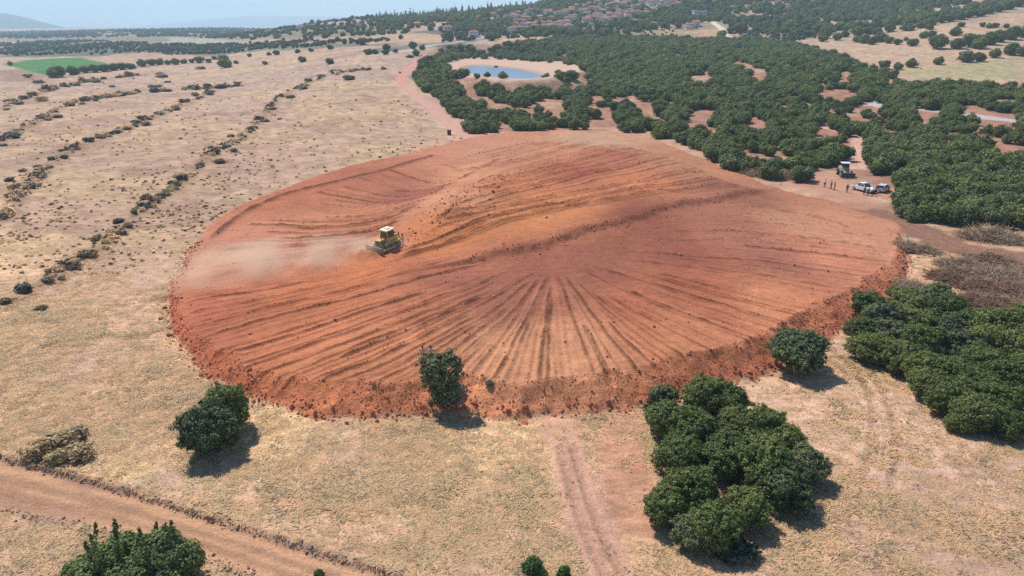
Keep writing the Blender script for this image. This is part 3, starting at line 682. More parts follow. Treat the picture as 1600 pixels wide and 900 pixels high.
# two isolated evergreens and the clusters in front
tree_px(322,664,40,'dark green evergreen bush tree alone on the dry grass, lower half of a joined pair', 'pair of trees on the dry grass left of the platform', f=1.13, zs=1.15)
tree_px(350,636,35,'smaller dark evergreen leaning against its larger twin on the dry grass beside the platform toe', 'pair of trees on the dry grass left of the platform', zs=1.3, f=1.1)
tree_px(1250,545,36,'round dark green evergreen standing alone against the right end of the red embankment', f=1.2)
FRz = [(100,95,46),(130,205,72),(300,95,72),(395,120,66),(450,215,66),(560,240,72),(645,300,66),(748,400,66),(260,260,76),(190,360,76),(390,360,90),(560,390,90),(650,500,86),(115,590,72),(235,520,84),(250,700,66),(345,690,80),(480,600,76)]
names = ['small', 'tall', 'broad', 'bushy', 'rounded', 'uneven']
FRl = ['small outlier tree nearest the red embankment, top of the big front clump','narrow tree on the pale lane side just below the small outlier','broad tree at the top of the big front clump beside the embankment','round tree at the top end of the clump, facing the open dry ground','tree on the outer side of the clump, second row below the embankment','tree on the outer side of the clump, third below the embankment','tree in the outer side of the clump beside the protruding round tree','round tree jutting farthest out over the dry ground from the big clump','tree inside the upper half of the clump on the lane side','tree at the lane side in the middle of the big front clump','large tree in the very centre of the big front clump','large tree just outside the clump centre, above the dark gap','big tree casting the widest shadow onto the dry ground','lowest tree on the lane side of the clump, above a dark hollow','large olive-tinted tree at the lower lane side of the clump','low tree at the foot of the clump between lane and fallen grey bush','lowest tree of the clump, over the small grey bush','tree below the dark gap of the clump with its own separate shadow']
for (a, b_, r_), l in zip(FRz, FRl):
    tree_px(1000 + a / 2.903, 590 + b_ / 2.903, r_ / 2.903 * 1.06, l, 'trees of the big clump in front of the embankment', zs=random.uniform(.9, 1.15))
RCz = [(625,115,70),(705,205,84),(850,60,66),(870,140,90),(1050,85,84),(1120,160,84),(620,265,76),(780,290,86),(950,235,92),(1130,260,92),(1290,235,92),(1440,265,100),(1580,240,90),(645,385,84),(820,430,84),(980,345,92),(1200,365,92),(1380,355,92),(1560,400,90),(950,500,84),(1010,605,88),(1150,540,100),(1330,480,100),(1500,560,100),(1180,700,100),(1340,650,100),(1310,790,96),(1210,840,60),(1450,740,100),(1510,850,76),(1640,520,90),(1650,330,90)]
RCl = {0:'tree at the corner of the thicket touching the end of the embankment',2:'top tree of the thicket below the brush heaps',4:'tree on the upper rim of the thicket beside the brush heap',13:'tree on the open side of the thicket above its dark undershade',19:'tree at the notch where the thicket juts out over the dry ground',20:'bulging tree on the rutted track side of the thicket',24:'light green tree at the lower end of the thicket',26:'lowest big tree of the thicket above a dark shadow',27:'small tree at the lower tip of the thicket',28:'tree at the lower frame-side corner of the thicket',29:'small tree beside the dark shadow at the thicket foot'}
OW = ['first', 'second', 'third', 'fourth', 'fifth', 'sixth', 'seventh', 'eighth', 'ninth', 'tenth']
def rcname(i):
    row = lambda j: min(int((RCz[j][1] - 30) // 115), 7)
    same = sorted([j for j in range(len(RCz)) if row(j) == row(i)], key=lambda j: RCz[j][0])
    return f'{OW[same.index(i)]} tree from the open side, {OW[row(i)]} row of the thicket below the brush'
for i, (a, b_, r_) in enumerate(RCz):
    tree_px(1200 + a / 4, 450 + b_ / 4, r_ / 4 * 1.05, (RCl[i] if i in RCl else rcname(i)), 'trees of the thicket beside the rutted track', zs=random.uniform(.85, 1.1))
# straggly tree growing out of the embankment
strag = leaf_mesh('crown', [(0,0,2.9,1.15,1.0),(-.75,.2,3.3,.9,.8),(-.7,0,2.3,.8,.8),(-.3,-.3,1.1,.7,.8),(.3,-.2,.8,.7,.7),(1.0,-.4,1.1,.6,.7),(.5,.1,3.6,.8,.6),(.9,-.3,2.6,.7,.7),(-.5,-.2,2.2,.75,.8),(.6,-.4,1.5,.7,.8),(1.3,.1,3.2,.5,.5),(0,-.3,1.5,.7,.6)], 7600, .17, foliage_mat('thin_olive_foliage', (.08,.105,.045), (.25,.29,.14)), 77, core=.35, spread=(.35,1.25), zmin=.2)
p = at(692, 634)
t = empty('straggly_tree', (p[0], p[1], gh(*p) - .05)); t.scale = (1.12, 1.12, 1.2); tag(t, 'straggly olive-green tree with bare grey branches growing out of the red embankment', 'tree')
mb = MB()
mb.tube((0,0,-.3), (0,.05,1.2), .12, .1, 6)
for i in range(9):
    a = i * .7; e = (math.cos(a) * random.uniform(.5, 1.1), math.sin(a) * .8, random.uniform(2, 3.6)); mb.tube((0,.05,1.1), e, .07, .025, 5)
mb.obj('trunk', M_bark, t); link('crown', strag, t)
mb = MB()
for i in range(150):
    o_ = Vector((random.gauss(.95, .3), random.gauss(-.35, .3), random.uniform(.4, 1.9))); d_ = Vector((random.gauss(.3, .5), random.gauss(-.2, .5), random.gauss(.5, .5))).normalized() * random.uniform(.4, 1.0)
    mb.tube(o_, o_ + d_, .022, .008, 3)
mb.obj('dead_branches', simple('grey_dead_wood', (.34, .30, .26), .9), t)
# leafy tree in the near corner, sapling tops at the lower frame edge
g_ = random.Random(4); sh = [(g_.uniform(-1.8, 1.8), g_.uniform(-1, 1), 1.6, 0, 0, 0, 150) for _ in range(15)]
sh = [(a, b_, c, a + g_.uniform(-.4, .4), b_ + g_.uniform(-.2, .4), c + g_.uniform(1.0, 2.1), 130) for a, b_, c, *_r in sh]
corner = leaf_mesh('crown', [(0,0,1.2,1.5,1.0),(-1.4,.1,1.0,1.1,.8),(1.3,.1,1.3,1.2,1.0),(-2.3,-.1,.8,.9,.6),(2.2,.3,1.2,.9,.9),(1.4,.5,2.0,.7,.7),(-.5,.4,1.8,.8,.6),(.3,-.9,1.2,1.1,.8),(-1.2,-1.0,.9,1.0,.7),(1.7,-1.0,1.0,1.0,.7)], 26000, .13, foliage_mat('glossy_green_foliage', (.075,.11,.035), (.22,.28,.09)), 91, core=.75, puff=0, shoots=sh, aspect=1.15)
p = atz(212, 905, .3); t = empty('leafy_tree', (p[0], p[1], gh(p[0], p[1]) - .1)); t.scale = (1.3, 1.3, 1.3); tag(t, 'leafy green tree with upright shoots below the dirt road in the near corner', 'tree'); link('crown', corner, t); link('trunk', near_trunks[0], t); t.children[1].scale = (.5, .5, .5)
sap = leaf_mesh('crown', [(0,0,.7,.75,.55),(.7,.1,.5,.5,.4),(-.6,0,.5,.5,.4),(.1,.2,1.1,.5,.4)], 2600, .16, M_leafb, 15, core=.7, shoots=[(0,0,.8,.1,.1,1.6,60),(.3,0,.8,.6,.2,1.4,50),(-.4,0,.7,-.5,.1,1.3,50)], aspect=1.3)
for (a, b_, s_, l) in [(836,897,1.0,'bright green sapling poking up from the dry grass at the bottom of the picture'),(880,903,.7,'smaller bright green sapling next to the first at the bottom edge'),(499,900,.55,'tiny green sprig rising over the edge of the dirt road')]:
    p = at0(a, b_); t = empty('sapling', (p[0], p[1], gh(*p) - .15), random.uniform(0, 6)); t.scale = (s_ * .72, s_ * .72, s_ * .9); tag(t, l, 'sapling', 'green saplings along the bottom edge'); link('crown', sap, t)
    mb = MB(); mb.tube((0, 0, -.2), (0, 0, .7), .04, .03, 5); mb.obj('trunk', M_bark, t)

tick('shrubs')
# ------------------------------------------------------------------ shrubs
def shrub_mesh(name, m_, seed, flat=.45, leaf=.2, n=1100, core=.42, k=7): return leaf_mesh(name, lobes_for(1.0, flat, k, seed, flat * .8), n, leaf, m_, seed, core=core, spread=(.35, 1.35), zmin=.0, aspect=1.3)
sh_dark = [shrub_mesh('foliage', M_purp, 500 + i) for i in range(3)]; sh_dry = [shrub_mesh('foliage', M_dry, 510 + i, .5) for i in range(3)]
sh_grey = [shrub_mesh('foliage', M_grey, 520 + i, .6) for i in range(2)]; sh_yel = [shrub_mesh('foliage', M_yel, 530 + i, .55, .14, 1800, .5) for i in range(2)]; sh_green = [shrub_mesh('foliage', M_leaf, 540 + i, .7) for i in range(2)]
KS = {'d': (sh_dark, 'dark thorny shrub', 'dark_shrub'), 'b': (sh_dry, 'brown dry shrub', 'dry_shrub'), 'g': (sh_grey, 'grey-green shrub', 'grey_shrub'), 'y': (sh_yel, 'yellowed dry shrub', 'yellow_shrub'), 'e': (sh_green, 'dark green bush', 'green_bush')}
stem_me = {}
def shrub(px, py, wpx, kind, where, group, hs=1.0, yx=1.0):
    ms, lb, nm = KS[kind]; p = at(px, py); dist = math.hypot(p[1], CAMH - gh(*p)); r_ = wpx * (.5 if p[1] < 75 else .33) / FOC * dist
    o = link(nm, random.choice(ms), None, (p[0], p[1], gh(*p) - .05), (0, 0, random.uniform(-.5, .5))); o.scale = (r_, r_ * yx, r_ * hs)
    tag(o, lb + ' ' + where, 'shrub', group); return o
G1 = 'shrubs of the dry hedge line nearest the platform'
for a, b_, w_, k_, l, *h in [(226,324,28,'d','in the hedge line nearest the platform, lower dark one'),(210,333,16,'g','trailing beside the lower dark shrub of the near hedge'),(250,308,22,'g','between the two dark shrubs of the near hedge line',),(284,280,26,'d','in the near hedge line, upper of the two bluish dark ones'),(268,287,18,'g','hugging the upper bluish dark shrub of the near hedge'),
 (313,259,20,'b','in the near hedge line right above the upper dark shrub'),(335,240,26,'g','tallest tangle in the middle of the near hedge line'),(345,255,24,'b','spilling down the field side of the near hedge tangle'),(365,237,18,'b','past the tangle of the near hedge line'),(362,214,16,'b','small one alone above the hedge tangle'),(350,228,18,'g','just behind the hedge tangle'),(185,348,24,'g','low, below the lower dark shrub of the near hedge'),
 (200,355,22,'b','low and brown under the near hedge end'),(150,375,26,'b','at the ragged lower part of the near hedge line'),(140,400,34,'b','clump by the lower ragged hedge, facing the platform'),(118,415,24,'b','low clump farther down the ragged hedge'),(75,440,26,'b','on the lower slope of the ragged hedge'),(38,455,40,'g','large and flat near the picture edge, hedge end'),(64,484,26,'b','flat one below the hedge end on bare ground'),(10,472,26,'b','at the picture edge below the hedge end'),(96,436,20,'y','pale one in the ragged hedge'),(168,345,6,'d','tiny dark one standing before the hedge')]:
    shrub(a, b_, w_ * 1.1, k_, l, G1, .75)
G2 = 'shrubs of the second dry hedge line'
for a, b_, w_, k_, l in [(80,249,18,'d','alone in the second hedge line near the picture edge'),(100,247,20,'g','trailing right of the lone dark one in the second hedge'),(35,268,18,'b','low in the second hedge line, picture side'),(15,283,22,'g','at the picture edge in the second hedge line'),(60,262,16,'y','straw coloured one in the second hedge line'),(138,220,22,'d','long dark one in the second hedge line'),(160,215,16,'b','brown one beside the long dark one'),
 (182,208,18,'g','in the second hedge below the leafy bush'),(200,203,13,'e','small leafy one in the second hedge line'),(222,186,22,'d','rounded dark one on top of the second hedge'),(228,196,22,'b','brown mass under the rounded dark one'),(275,172,22,'b','below the last dark bush of the second hedge'),(288,160,22,'d','last dark bush at the upper end of the second hedge'),(305,150,20,'y','straw shrub at the upper end of the second hedge'),(212,198,14,'b','gap filler between leafy and rounded shrubs')]:
    shrub(a, b_, w_ * 1.05, k_, l, G2, .7)
G3 = 'shrubs of the far dry hedge lines'
far3 = [(90,184,24,'g'),(75,188,20,'b'),(110,165,24,'d'),(128,163,16,'b'),(150,158,16,'e'),(170,152,18,'b'),(190,149,22,'d'),(215,145,20,'e'),(245,140,30,'e'),(262,143,20,'g'),(300,138,26,'g'),(345,137,28,'g'),(372,132,18,'e'),(20,160,30,'b'),(52,148,24,'b'),(65,158,34,'y'),(20,215,34,'g'),(6,228,20,'d'),(10,172,16,'b'),(30,163,24,'d'),(45,121,20,'e'),(62,130,26,'b'),(105,136,16,'b'),(120,134,16,'d'),(150,129,24,'b'),(185,121,14,'d'),(196,119,12,'d'),(176,136,14,'b'),(255,121,26,'b'),(262,129,14,'d'),(315,108,22,'b'),(205,120,10,'b'),
 (455,153,24,'b'),(427,171,20,'b'),(475,139,22,'b'),(482,127,22,'g'),(525,114,28,'d'),(550,111,20,'b'),(545,124,30,'g'),(625,114,8,'e'),(438,186,10,'b'),(500,120,18,'b'),(415,190,22,'b'),(398,200,18,'b'),(640,90,20,'g')]
for i, (a, b_, w_, k_) in enumerate(far3):
    wh = 'in a far hedge line beyond the second hedge' if a < 270 else ('in the hedge running up the pale field towards the track' if a > 390 else 'in the long green hedge strip across the far field')
    shrub(a, b_, w_, k_, wh, G3, .55)
for a, b_, w_, k_, l in [(62,712,60,'y','beside the dirt road, lowest of the yellow patch'),(95,700,60,'y','in the middle of the yellow patch above the dirt road'),(125,715,52,'y','at the field end of the yellow patch above the dirt road'),(90,722,46,'y','half hidden at the road edge of the yellow patch'),(112,688,46,'b','browner, at the back of the yellow patch'),(1150,868,66,'g','thin and grey at the foot of the big front tree clump'),
 (1125,862,40,'g','small and grey tucked under the big front clump'),(765,600,16,'g','small one clinging to the top of the embankment face'),(712,612,34,'g','bare and grey against the straggly embankment tree'),(1012,640,18,'e','at the toe of the embankment by the small outlier tree'),(1172,632,14,'b','small dry one beyond the front clump on bare ground'),(615,664,5,'b','tiny one at the toe of the embankment')]:
    shrub(a, b_, w_, k_, l, 'loose shrubs around the platform', .7)

hedge_bits = []
# ------------------------------------------------------------------ isolated trees of the far fields
def far_tree(px, py, wpx, label, group, zs=1.0):
    p = at(px, py); z = gh(*p); dist = math.hypot(p[1], CAMH - z); return tree(p[0], p[1], max(wpx / 2 / FOC * dist, 1.2), label, group, mid_crowns, mid_trunks, zs, z=z)
rt = [(1382,108,18),(1402,109,15),(1423,105,18),(1466,101,16),(1509,97,24),(1530,96,18),(1555,90,18),(1580,86,24),(1598,88,20),(1465,76,28),(1496,76,22),(1515,73,26),(1530,76,22),(1545,70,26),(1560,66,24),(1580,62,26),(1600,58,24),(1425,72,16),(1415,64,8),(1443,60,14),(1455,58,14),(1492,56,18),(1502,42,10),(1350,68,18),(1362,70,16),(1375,66,20),(1388,68,14),(1402,70,12),(1340,66,14),(1340,56,18),(1355,54,16),(1370,55,16),(1390,50,16),(1414,48,14),(1422,48,14),(1438,44,14),(1452,46,12),(1455,40,16),(1470,36,16),(1485,34,16),(1500,31,16),(1515,28,16),(1530,26,16),(1545,22,16),(1560,19,16),(1575,15,18),(1590,10,20),(1290,60,16),(1285,65,14),(1308,63,14),(1320,58,14),(1262,58,14),(1545,44,10),(1555,43,10),(1572,44,9),(1535,42,9)]
for i, (a, b_, w_) in enumerate(rt):
    l = ('round evergreen on the pale slope just above the grove' if b_ > 95 else 'dark tree in the diagonal hedgerow climbing the pale hillside' if (a > 1455 and 52 < b_ < 80) else 'tree in the upper hedgerow along the hillside field' if b_ < 45 else 'tree in the broken row across the pale terraced field')
    far_tree(a, b_, w_, l, 'trees on the pale terraced hillside')
for a, b_, w_ in [(1378,60,10),(1320,40,18),(1354,16,14),(1320,20,16)]: far_tree(a, b_, w_, 'tree among the scrub below the hillside fields', 'trees on the pale terraced hillside')
lt = [(90,121,26),(115,117,20),(133,114,16),(148,113,18),(163,112,18),(178,110,16),(192,109,16),(205,108,14),(222,104,16),(237,102,14),(250,101,14),(262,101,10),(274,101,14),(288,99,10),(300,98,9),(312,98,14),(326,98,9),(349,96,16),(352,106,20),(335,93,8),(369,100,8),(390,89,8)]
for a, b_, w_ in lt: far_tree(a, b_, w_, 'dark tree in the hedge that borders the green field' if a < 270 else 'small tree in the row continuing past the green field hedge', 'trees in the row beside the green field', .9)
mt = [(516,77,10),(432,86,10),(420,87,8),(465,83,8),(486,81,8),(566,70,14),(515,100,12),(604,78,12),(602,85,10),(575,85,12),(586,84,9),(618,82,8),(650,87,12),(645,76,14),(660,78,10),(768,64,16),(472,97,12),(16,102,8),(414,101,8),(1142,52,12),(1154,50,18),(1128,58,14),(880,62,10),(1050,62,12),(1075,62,10),(975,62,10)]
for a, b_, w_ in mt: far_tree(a, b_, w_, 'single small tree on the pale plain before the village hill' if a < 700 else 'tree at the far rim of the grove below the village', 'single trees between plain and village')
for a, b_, w_, l in [(785,123,15,'round tree on the near shore of the pond in front of the water'),(775,107,4,'small shrubby tree on the far shore of the pond'),(762,122,11,'tree on the pond shore beside the round one'),(745,122,10,'tree at the pond corner nearest the track')]:
    far_tree(a, b_, w_, l, 'trees on the pond shore')
# tall dark conifers on the skyline
cyp = [leaf_mesh('crown', [(0, 0, 1.5 + i * 1.25, max(.95 - i * .13, .2), 1.2) for i in range(7)], 900, .5, M_cyp, 700 + q, core=.85, zmin=.3) for q in range(3)]
cyp2 = [leaf_mesh('crown', [(0, 0, 2 + i * 1.3, 1.9 - i * .28, 1.0) for i in range(6)], 900, .6, M_cyp, 720 + q, core=.85, zmin=.6) for q in range(2)]
ctr = trunk_mesh('trunk', 3, .2, 3, .3)
sky_c = [(590 + i * 3.5 + random.uniform(-1.2, 1.2), None, random.uniform(.65, 1.2)) for i in range(36)] + [(716 + i * 7.5 + random.uniform(-3, 3), None, random.uniform(.6, 1.1)) for i in range(16)] + [(836 + i * 5.6 + random.uniform(-2, 2), None, random.uniform(.7, 1.3)) for i in range(12)]
def skyline_y(px):
    ys = np.linspace(500, 1500, 300); xs = (px - 800) / 1214 * ys; z = macro(xs, ys); k_ = np.argmax((z - CAMH) / ys); return xs[k_], ys[k_]
for a, _q, s_ in sky_c:
    x, y = skyline_y(a); y -= random.uniform(0, 40); x = (a - 800) / 1214 * y; nar = random.random() < .7
    t = empty('conifer', (x, y, gh(x, y) - .2), random.uniform(0, 6)); t.scale = (s_ * 1.7, s_ * 1.7, s_ * (1.25 if nar else 1.0)); link('crown', random.choice(cyp if nar else cyp2), t); link('trunk', ctr, t)
    tag(t, ('tall narrow dark cypress in the skyline row over the plain' if a < 712 else 'dark conifer on the skyline ridge behind the village') if nar else 'broad dark conifer on the skyline ridge', 'conifer', 'conifers along the skyline')
for a, b_, s_, l in [(1138,52,.62,'slender dark cypress beside the pale lane above the grove'),(1143,52,.58,'second slender cypress touching its twin above the grove'),(1317,30,1.0,'tall dark conifer on the scrubby hillside above the fields')]:
    p = at(a, b_); t = empty('cypress', (p[0], p[1], gh(*p) - .2)); t.scale = (s_, s_, s_ * 1.2); tag(t, l, 'cypress'); link('crown', cyp[0], t); link('trunk', ctr, t)
print('isolated trees', NTREE)

tick('the grove')
# ------------------------------------------------------------------ the grove: nearest trees one by one, the rest as one mass
gap0 = [(690,98),(722,91),(800,93),(870,98),(906,103),(912,112),(870,118),(845,121),(760,119),(700,114)]
gaps_px = [gap0, [(728,104),(850,106),(858,122),(835,126),(760,122)], [(918,187),(952,185),(958,203),(912,206)], [(828,153),(852,158),(882,154),(880,172),(868,174),(845,165)], [(922,150),(936,153),(932,165),(922,160)], [(988,155),(1018,164),(1032,180),(1018,182),(992,162)],[(1072,170),(1128,172),(1122,181),(1078,186)],
 [(1068,188),(1118,200),(1115,208),(1072,197)],[(1140,95),(1165,96),(1205,116),(1200,122),(1170,108)],[(1118,80),(1132,80),(1126,88),(1118,88)],[(1080,117),(1112,118),(1112,124),(1082,122)],[(1168,178),(1202,190),(1200,196),(1168,193)],[(1275,139),(1348,144),(1352,150),(1300,148),(1282,152)],[(1350,150),(1360,158),(1385,163),(1376,176),(1358,166)],
 [(1428,164),(1475,174),(1460,184),(1436,188),(1428,176)],[(1505,164),(1540,170),(1600,180),(1600,194),(1536,188),(1500,172)],[(1282,194),(1314,204),(1310,210),(1272,206)],[(1318,214),(1360,212),(1362,262),(1336,264),(1310,266),(1330,232)],[(1268,270),(1310,262),(1400,275),(1400,300),(1260,290)],[(1552,219),(1600,226),(1600,236),(1570,234)],[(1550,244),(1576,246),(1572,256),(1552,254)],[(1208,226),(1232,232),(1236,244),(1212,240)],[(1310,112),(1330,118),(1322,126),(1306,122)],[(1384,124),(1400,126),(1394,136),(1382,134)],[(720,142),(748,150),(742,156),(720,150)],[(756,158),(790,160),(788,166),(756,164)]]
def inpoly(x, y, P):
    ins = np.zeros(x.shape, bool); n = len(P)
    for i in range(n):
        ax, ay = P[i]; bx, by = P[(i + 1) % n]; c = ((ay > y) != (by > y)); ins ^= c & (x < ax + (y - ay) * (bx - ax) / ((by - ay) if abs(by - ay) > 1e-9 else 1e-9))
    return ins
g2 = np.random.default_rng(3)
xs = np.arange(-80, 560, 3.55); ys = np.arange(120, 900, 3.3); GXm, GYm = np.meshgrid(xs, ys); tx = (GXm + g2.uniform(-1.5, 1.5, GXm.shape)).ravel(); ty = (GYm + g2.uniform(-1.4, 1.4, GYm.shape)).ravel()
px_, py_ = project(tx, ty, 0.0); k_ = (tx / ty < .85); tx, ty = tx[k_], ty[k_]
tz = ground_h(tx, ty); hh_ = 3.6
p1 = project(tx, ty, tz + 1.4); ok = inpoly(p1[0], p1[1], groveP_px)
for gp in gaps_px:
    for hz in ((0.3,) if gp is gap0 else (0.3, 1.8, 3.2)):
        q = project(tx, ty, tz + hz); jx = fbm(tx / 9, ty / 9, 2, 61) * 9; jy = fbm(tx / 9, ty / 9, 2, 62) * 5
        ok &= ~inpoly(q[0] + jx * (gp is not gap0), q[1] + jy * (gp is not gap0), gp)
nzz = fbm(tx / 16, ty / 16, 3, 222); nz2 = fbm(tx / 9, ty / 26, 3, 224); ok &= ~((nz2 > .30) & (ty < 420) & (tx / ty < .40)); ok &= ~((nzz > .20) & (g2.random(len(tx)) < .8)) & (g2.random(len(tx)) < .92)
m0 = inG(tx, ty); pmm = np.zeros(len(tx)); pmm[m0] = samp(PM, tx[m0], ty[m0]); ok &= pmm < .2
tx, ty, tz = tx[ok], ty[ok], tz[ok]; tr_ = g2.uniform(1.5, 2.75, len(tx)) * (1 + .12 * sm(250, 500, ty))
print('grove trees', len(tx))
dist = np.hypot(tx, ty); q = project(tx, ty, tz + 2); inframe = (q[0] > 0) & (q[0] < 1600)
score = tr_ / dist * np.where(inframe, 1, .1); order = np.argsort(-score); NIND = max(300 - NTREE, 60)
for i in order[:NIND]:
    a, b_ = q[0][i], q[1][i]
    sz_ = 'small' if tr_[i] < 1.95 else 'broad' if tr_[i] > 2.4 else 'middling'
    if a < 900: l = f'{sz_} evergreen at the grove edge above the dirt track to the pond'
    elif a < 1060: l = f'{sz_} evergreen at the back of the red platform, track half of the grove edge'
    elif a < 1270: l = f'{sz_} evergreen at the back of the red platform, vehicle half of the grove edge'
    elif a < 1420 and b_ < 310: l = f'{sz_} evergreen around the parked vehicles, ' + ('beside the path behind the loader' if b_ < 250 else 'at the very edge of the clearing')
    else: l = f'{sz_} evergreen behind the haul road, ' + ('front row over the brush' if b_ > 330 else 'second belt' if b_ > 290 else 'third belt' if b_ > 250 else 'far belt by the grey road') + (' at the frame side' if a > 1500 else ' on the vehicle side')
    tree(tx[i], ty[i], tr_[i], l, 'evergreens along the near edge of the grove', mid_crowns, mid_trunks, g2.uniform(.85, 1.15), z=tz[i])
rest = order[NIND:]

def scatter(name, pos, scl, rot, sources, kind='stuff', label=None, cat=None, idx=None, zs=None):
    """one object: geometry nodes place a source mesh on each vertex"""
    n = len(pos); me = bpy.data.meshes.new(name); me.vertices.add(n); me.vertices.foreach_set('co', np.asarray(pos, np.float32).ravel())
    a = me.attributes.new('s', 'FLOAT_VECTOR', 'POINT'); sc3 = np.stack([scl, scl, scl * (zs if zs is not None else 1)], 1); a.data.foreach_set('vector', sc3.astype(np.float32).ravel())
    a = me.attributes.new('r', 'FLOAT_VECTOR', 'POINT'); a.data.foreach_set('vector', np.asarray(rot, np.float32).ravel())
    a = me.attributes.new('k', 'INT', 'POINT'); a.data.foreach_set('value', (np.asarray(idx if idx is not None else rng.integers(0, len(sources), n))).astype(np.int32))
    o = link(name, me); ng = bpy.data.node_groups.new(name, 'GeometryNodeTree')
    ng.interface.new_socket('Geometry', in_out='INPUT', socket_type='NodeSocketGeometry'); ng.interface.new_socket('Geometry', in_out='OUTPUT', socket_type='NodeSocketGeometry')
    N = ng.nodes.new; L = ng.links.new; gi = N('NodeGroupInput'); go = N('NodeGroupOutput')
    join = N('GeometryNodeJoinGeometry')
    def attr(nm, dt):
        q_ = N('GeometryNodeInputNamedAttribute'); q_.data_type = dt; q_.inputs[0].default_value = nm; return q_
    for k2, srcm in enumerate(sources):
        so = bpy.data.objects.new(name + '_piece', srcm)
        oi = N('GeometryNodeObjectInfo'); oi.inputs[0].default_value = so; oi.inputs[1].default_value = True
        ip = N('GeometryNodeInstanceOnPoints'); L(gi.outputs[0], ip.inputs['Points']); L(oi.outputs['Geometry'], ip.inputs['Instance'])
        cm = N('FunctionNodeCompare'); cm.data_type = 'INT'; cm.operation = 'EQUAL'; kk_ = attr('k', 'INT'); L(kk_.outputs[0], cm.inputs[2]); cm.inputs[3].default_value = k2
        L(cm.outputs[0], ip.inputs['Selection'])
        e = N('FunctionNodeEulerToRotation'); ra = attr('r', 'FLOAT_VECTOR'); L(ra.outputs[0], e.inputs[0]); L(e.outputs[0], ip.inputs['Rotation'])
        sa = attr('s', 'FLOAT_VECTOR'); L(sa.outputs[0], ip.inputs['Scale']); L(ip.outputs[0], join.inputs[0])
    L(join.outputs[0], go.inputs[0]); md = o.modifiers.new('scatter', 'NODES'); md.node_group = ng
    tag(o, label, cat, kind=kind); return o
def zrot(n): return np.stack([np.zeros(n), np.zeros(n), rng.uniform(0, 6.28, n)], 1)
n = len(rest); nearm = dist[rest] < 330
scatter('grove_of_trees', np.stack([tx[rest], ty[rest], tz[rest] - .05], 1), tr_[rest] / 2.6, zrot(n), mid_crowns[:3] + far_crowns, idx=np.where(nearm, rng.integers(0, 3, n), 3 + rng.integers(0, 4, n)), zs=rng.uniform(.85, 1.15, n), label='dense mass of dark evergreen trees filling the hillside behind the clearing', cat='grove')

# far orchards and scrub
zones = [([(0,50),(100,48),(260,46),(420,40),(580,30),(640,34),(700,40),(650,50),(540,56),(400,60),(200,58),(0,60)], 8, .66, (1.8, 3.6), 1), ([(0,67),(120,64),(330,70),(360,82),(200,84),(0,88)], 6.0, .75, (1.5, 2.4), 2), ([(225,74),(420,66),(560,62),(640,60),(560,70),(420,76),(350,84),(260,86)], 6.0, .7, (1.3, 2.2), 3),
 ([(330,50),(560,42),(760,34),(760,44),(640,52),(560,60),(400,62),(330,60)], 8, .6, (1.8, 3.4), 4), ([(700,26),(860,14),(940,2),(1000,-12),(1100,-15),(1060,45),(960,52),(860,58),(760,56),(700,46)], 7, .72, (1.8, 3.8), 5),
 ([(1000,-20),(1330,-20),(1330,50),(1250,56),(1160,50),(1100,30),(1060,40),(1000,30)], 7.5, .72, (2.2, 4.4), 6), ([(1230,-20),(1700,-40),(1650,4),(1560,12),(1450,36),(1330,48),(1240,58)], 7, .9, (2.4, 4.4), 7), ([(1150,54),(1230,46),(1300,50),(1290,58),(1230,66),(1160,62)], 6, .6, (1.4, 2.2), 8), ([(960,53),(1060,44),(1060,58),(1010,60)], 7, .5, (.9, 1.3), 9),
 ([(690,44),(800,44),(880,52),(860,60),(760,62),(690,66)], 6.5, .7, (1.6, 2.8), 10),
 ([(580,32),(700,26),(800,15),(870,5),(940,-8),(935,5),(880,15),(800,24),(700,34),(590,40)], 4.5, .97, (2.4, 4.2), 11), ([(830,48),(940,52),(1000,46),(1010,34),(1060,26),(1140,22),(1150,30),(1060,40),(960,56),(860,60)], 6, .85, (1.8, 3.4), 12)]
FX, FY, FS, FI = [], [], [], []
for P, sp, dens, (s0, s1), sd_ in zones:
    W_ = wpoly(P, sub=2); x0, y0 = W_.min(0); x1, y1 = W_.max(0); y1 = min(y1, 3500); x0 = max(x0, -2400); x1 = min(x1, 1500)
    spp = sp if y1 < 1300 else sp * 1.6
    a, b_ = np.meshgrid(np.arange(x0, x1, spp), np.arange(y0, y1, spp)); j_ = .12 if sd_ in (2, 3, 8, 9) else .5
    a = (a + g2.uniform(-j_, j_, a.shape) * spp).ravel(); b_ = (b_ + g2.uniform(-j_, j_, b_.shape) * spp).ravel()
    okk = inpoly(a, b_, W_) & (g2.random(len(a)) < dens) & ((fbm(a / 45, b_ / 45, 3, 300 + sd_) > (-.12 - dens * .12 if sd_ not in (6, 7) else -.10)) | (sd_ in (8, 9)))
    a, b_ = a[okk], b_[okk]; FX.append(a); FY.append(b_); FS.append(g2.uniform(s0, s1, len(a))); FI.append(np.full(len(a), sd_))
FX = np.concatenate(FX); FY = np.concatenate(FY); FS = np.concatenate(FS); FI = np.concatenate(FI); FZ = ground_h(FX, FY)
print('far trees', len(FX))
FOREST_DONE = True

tick('village')
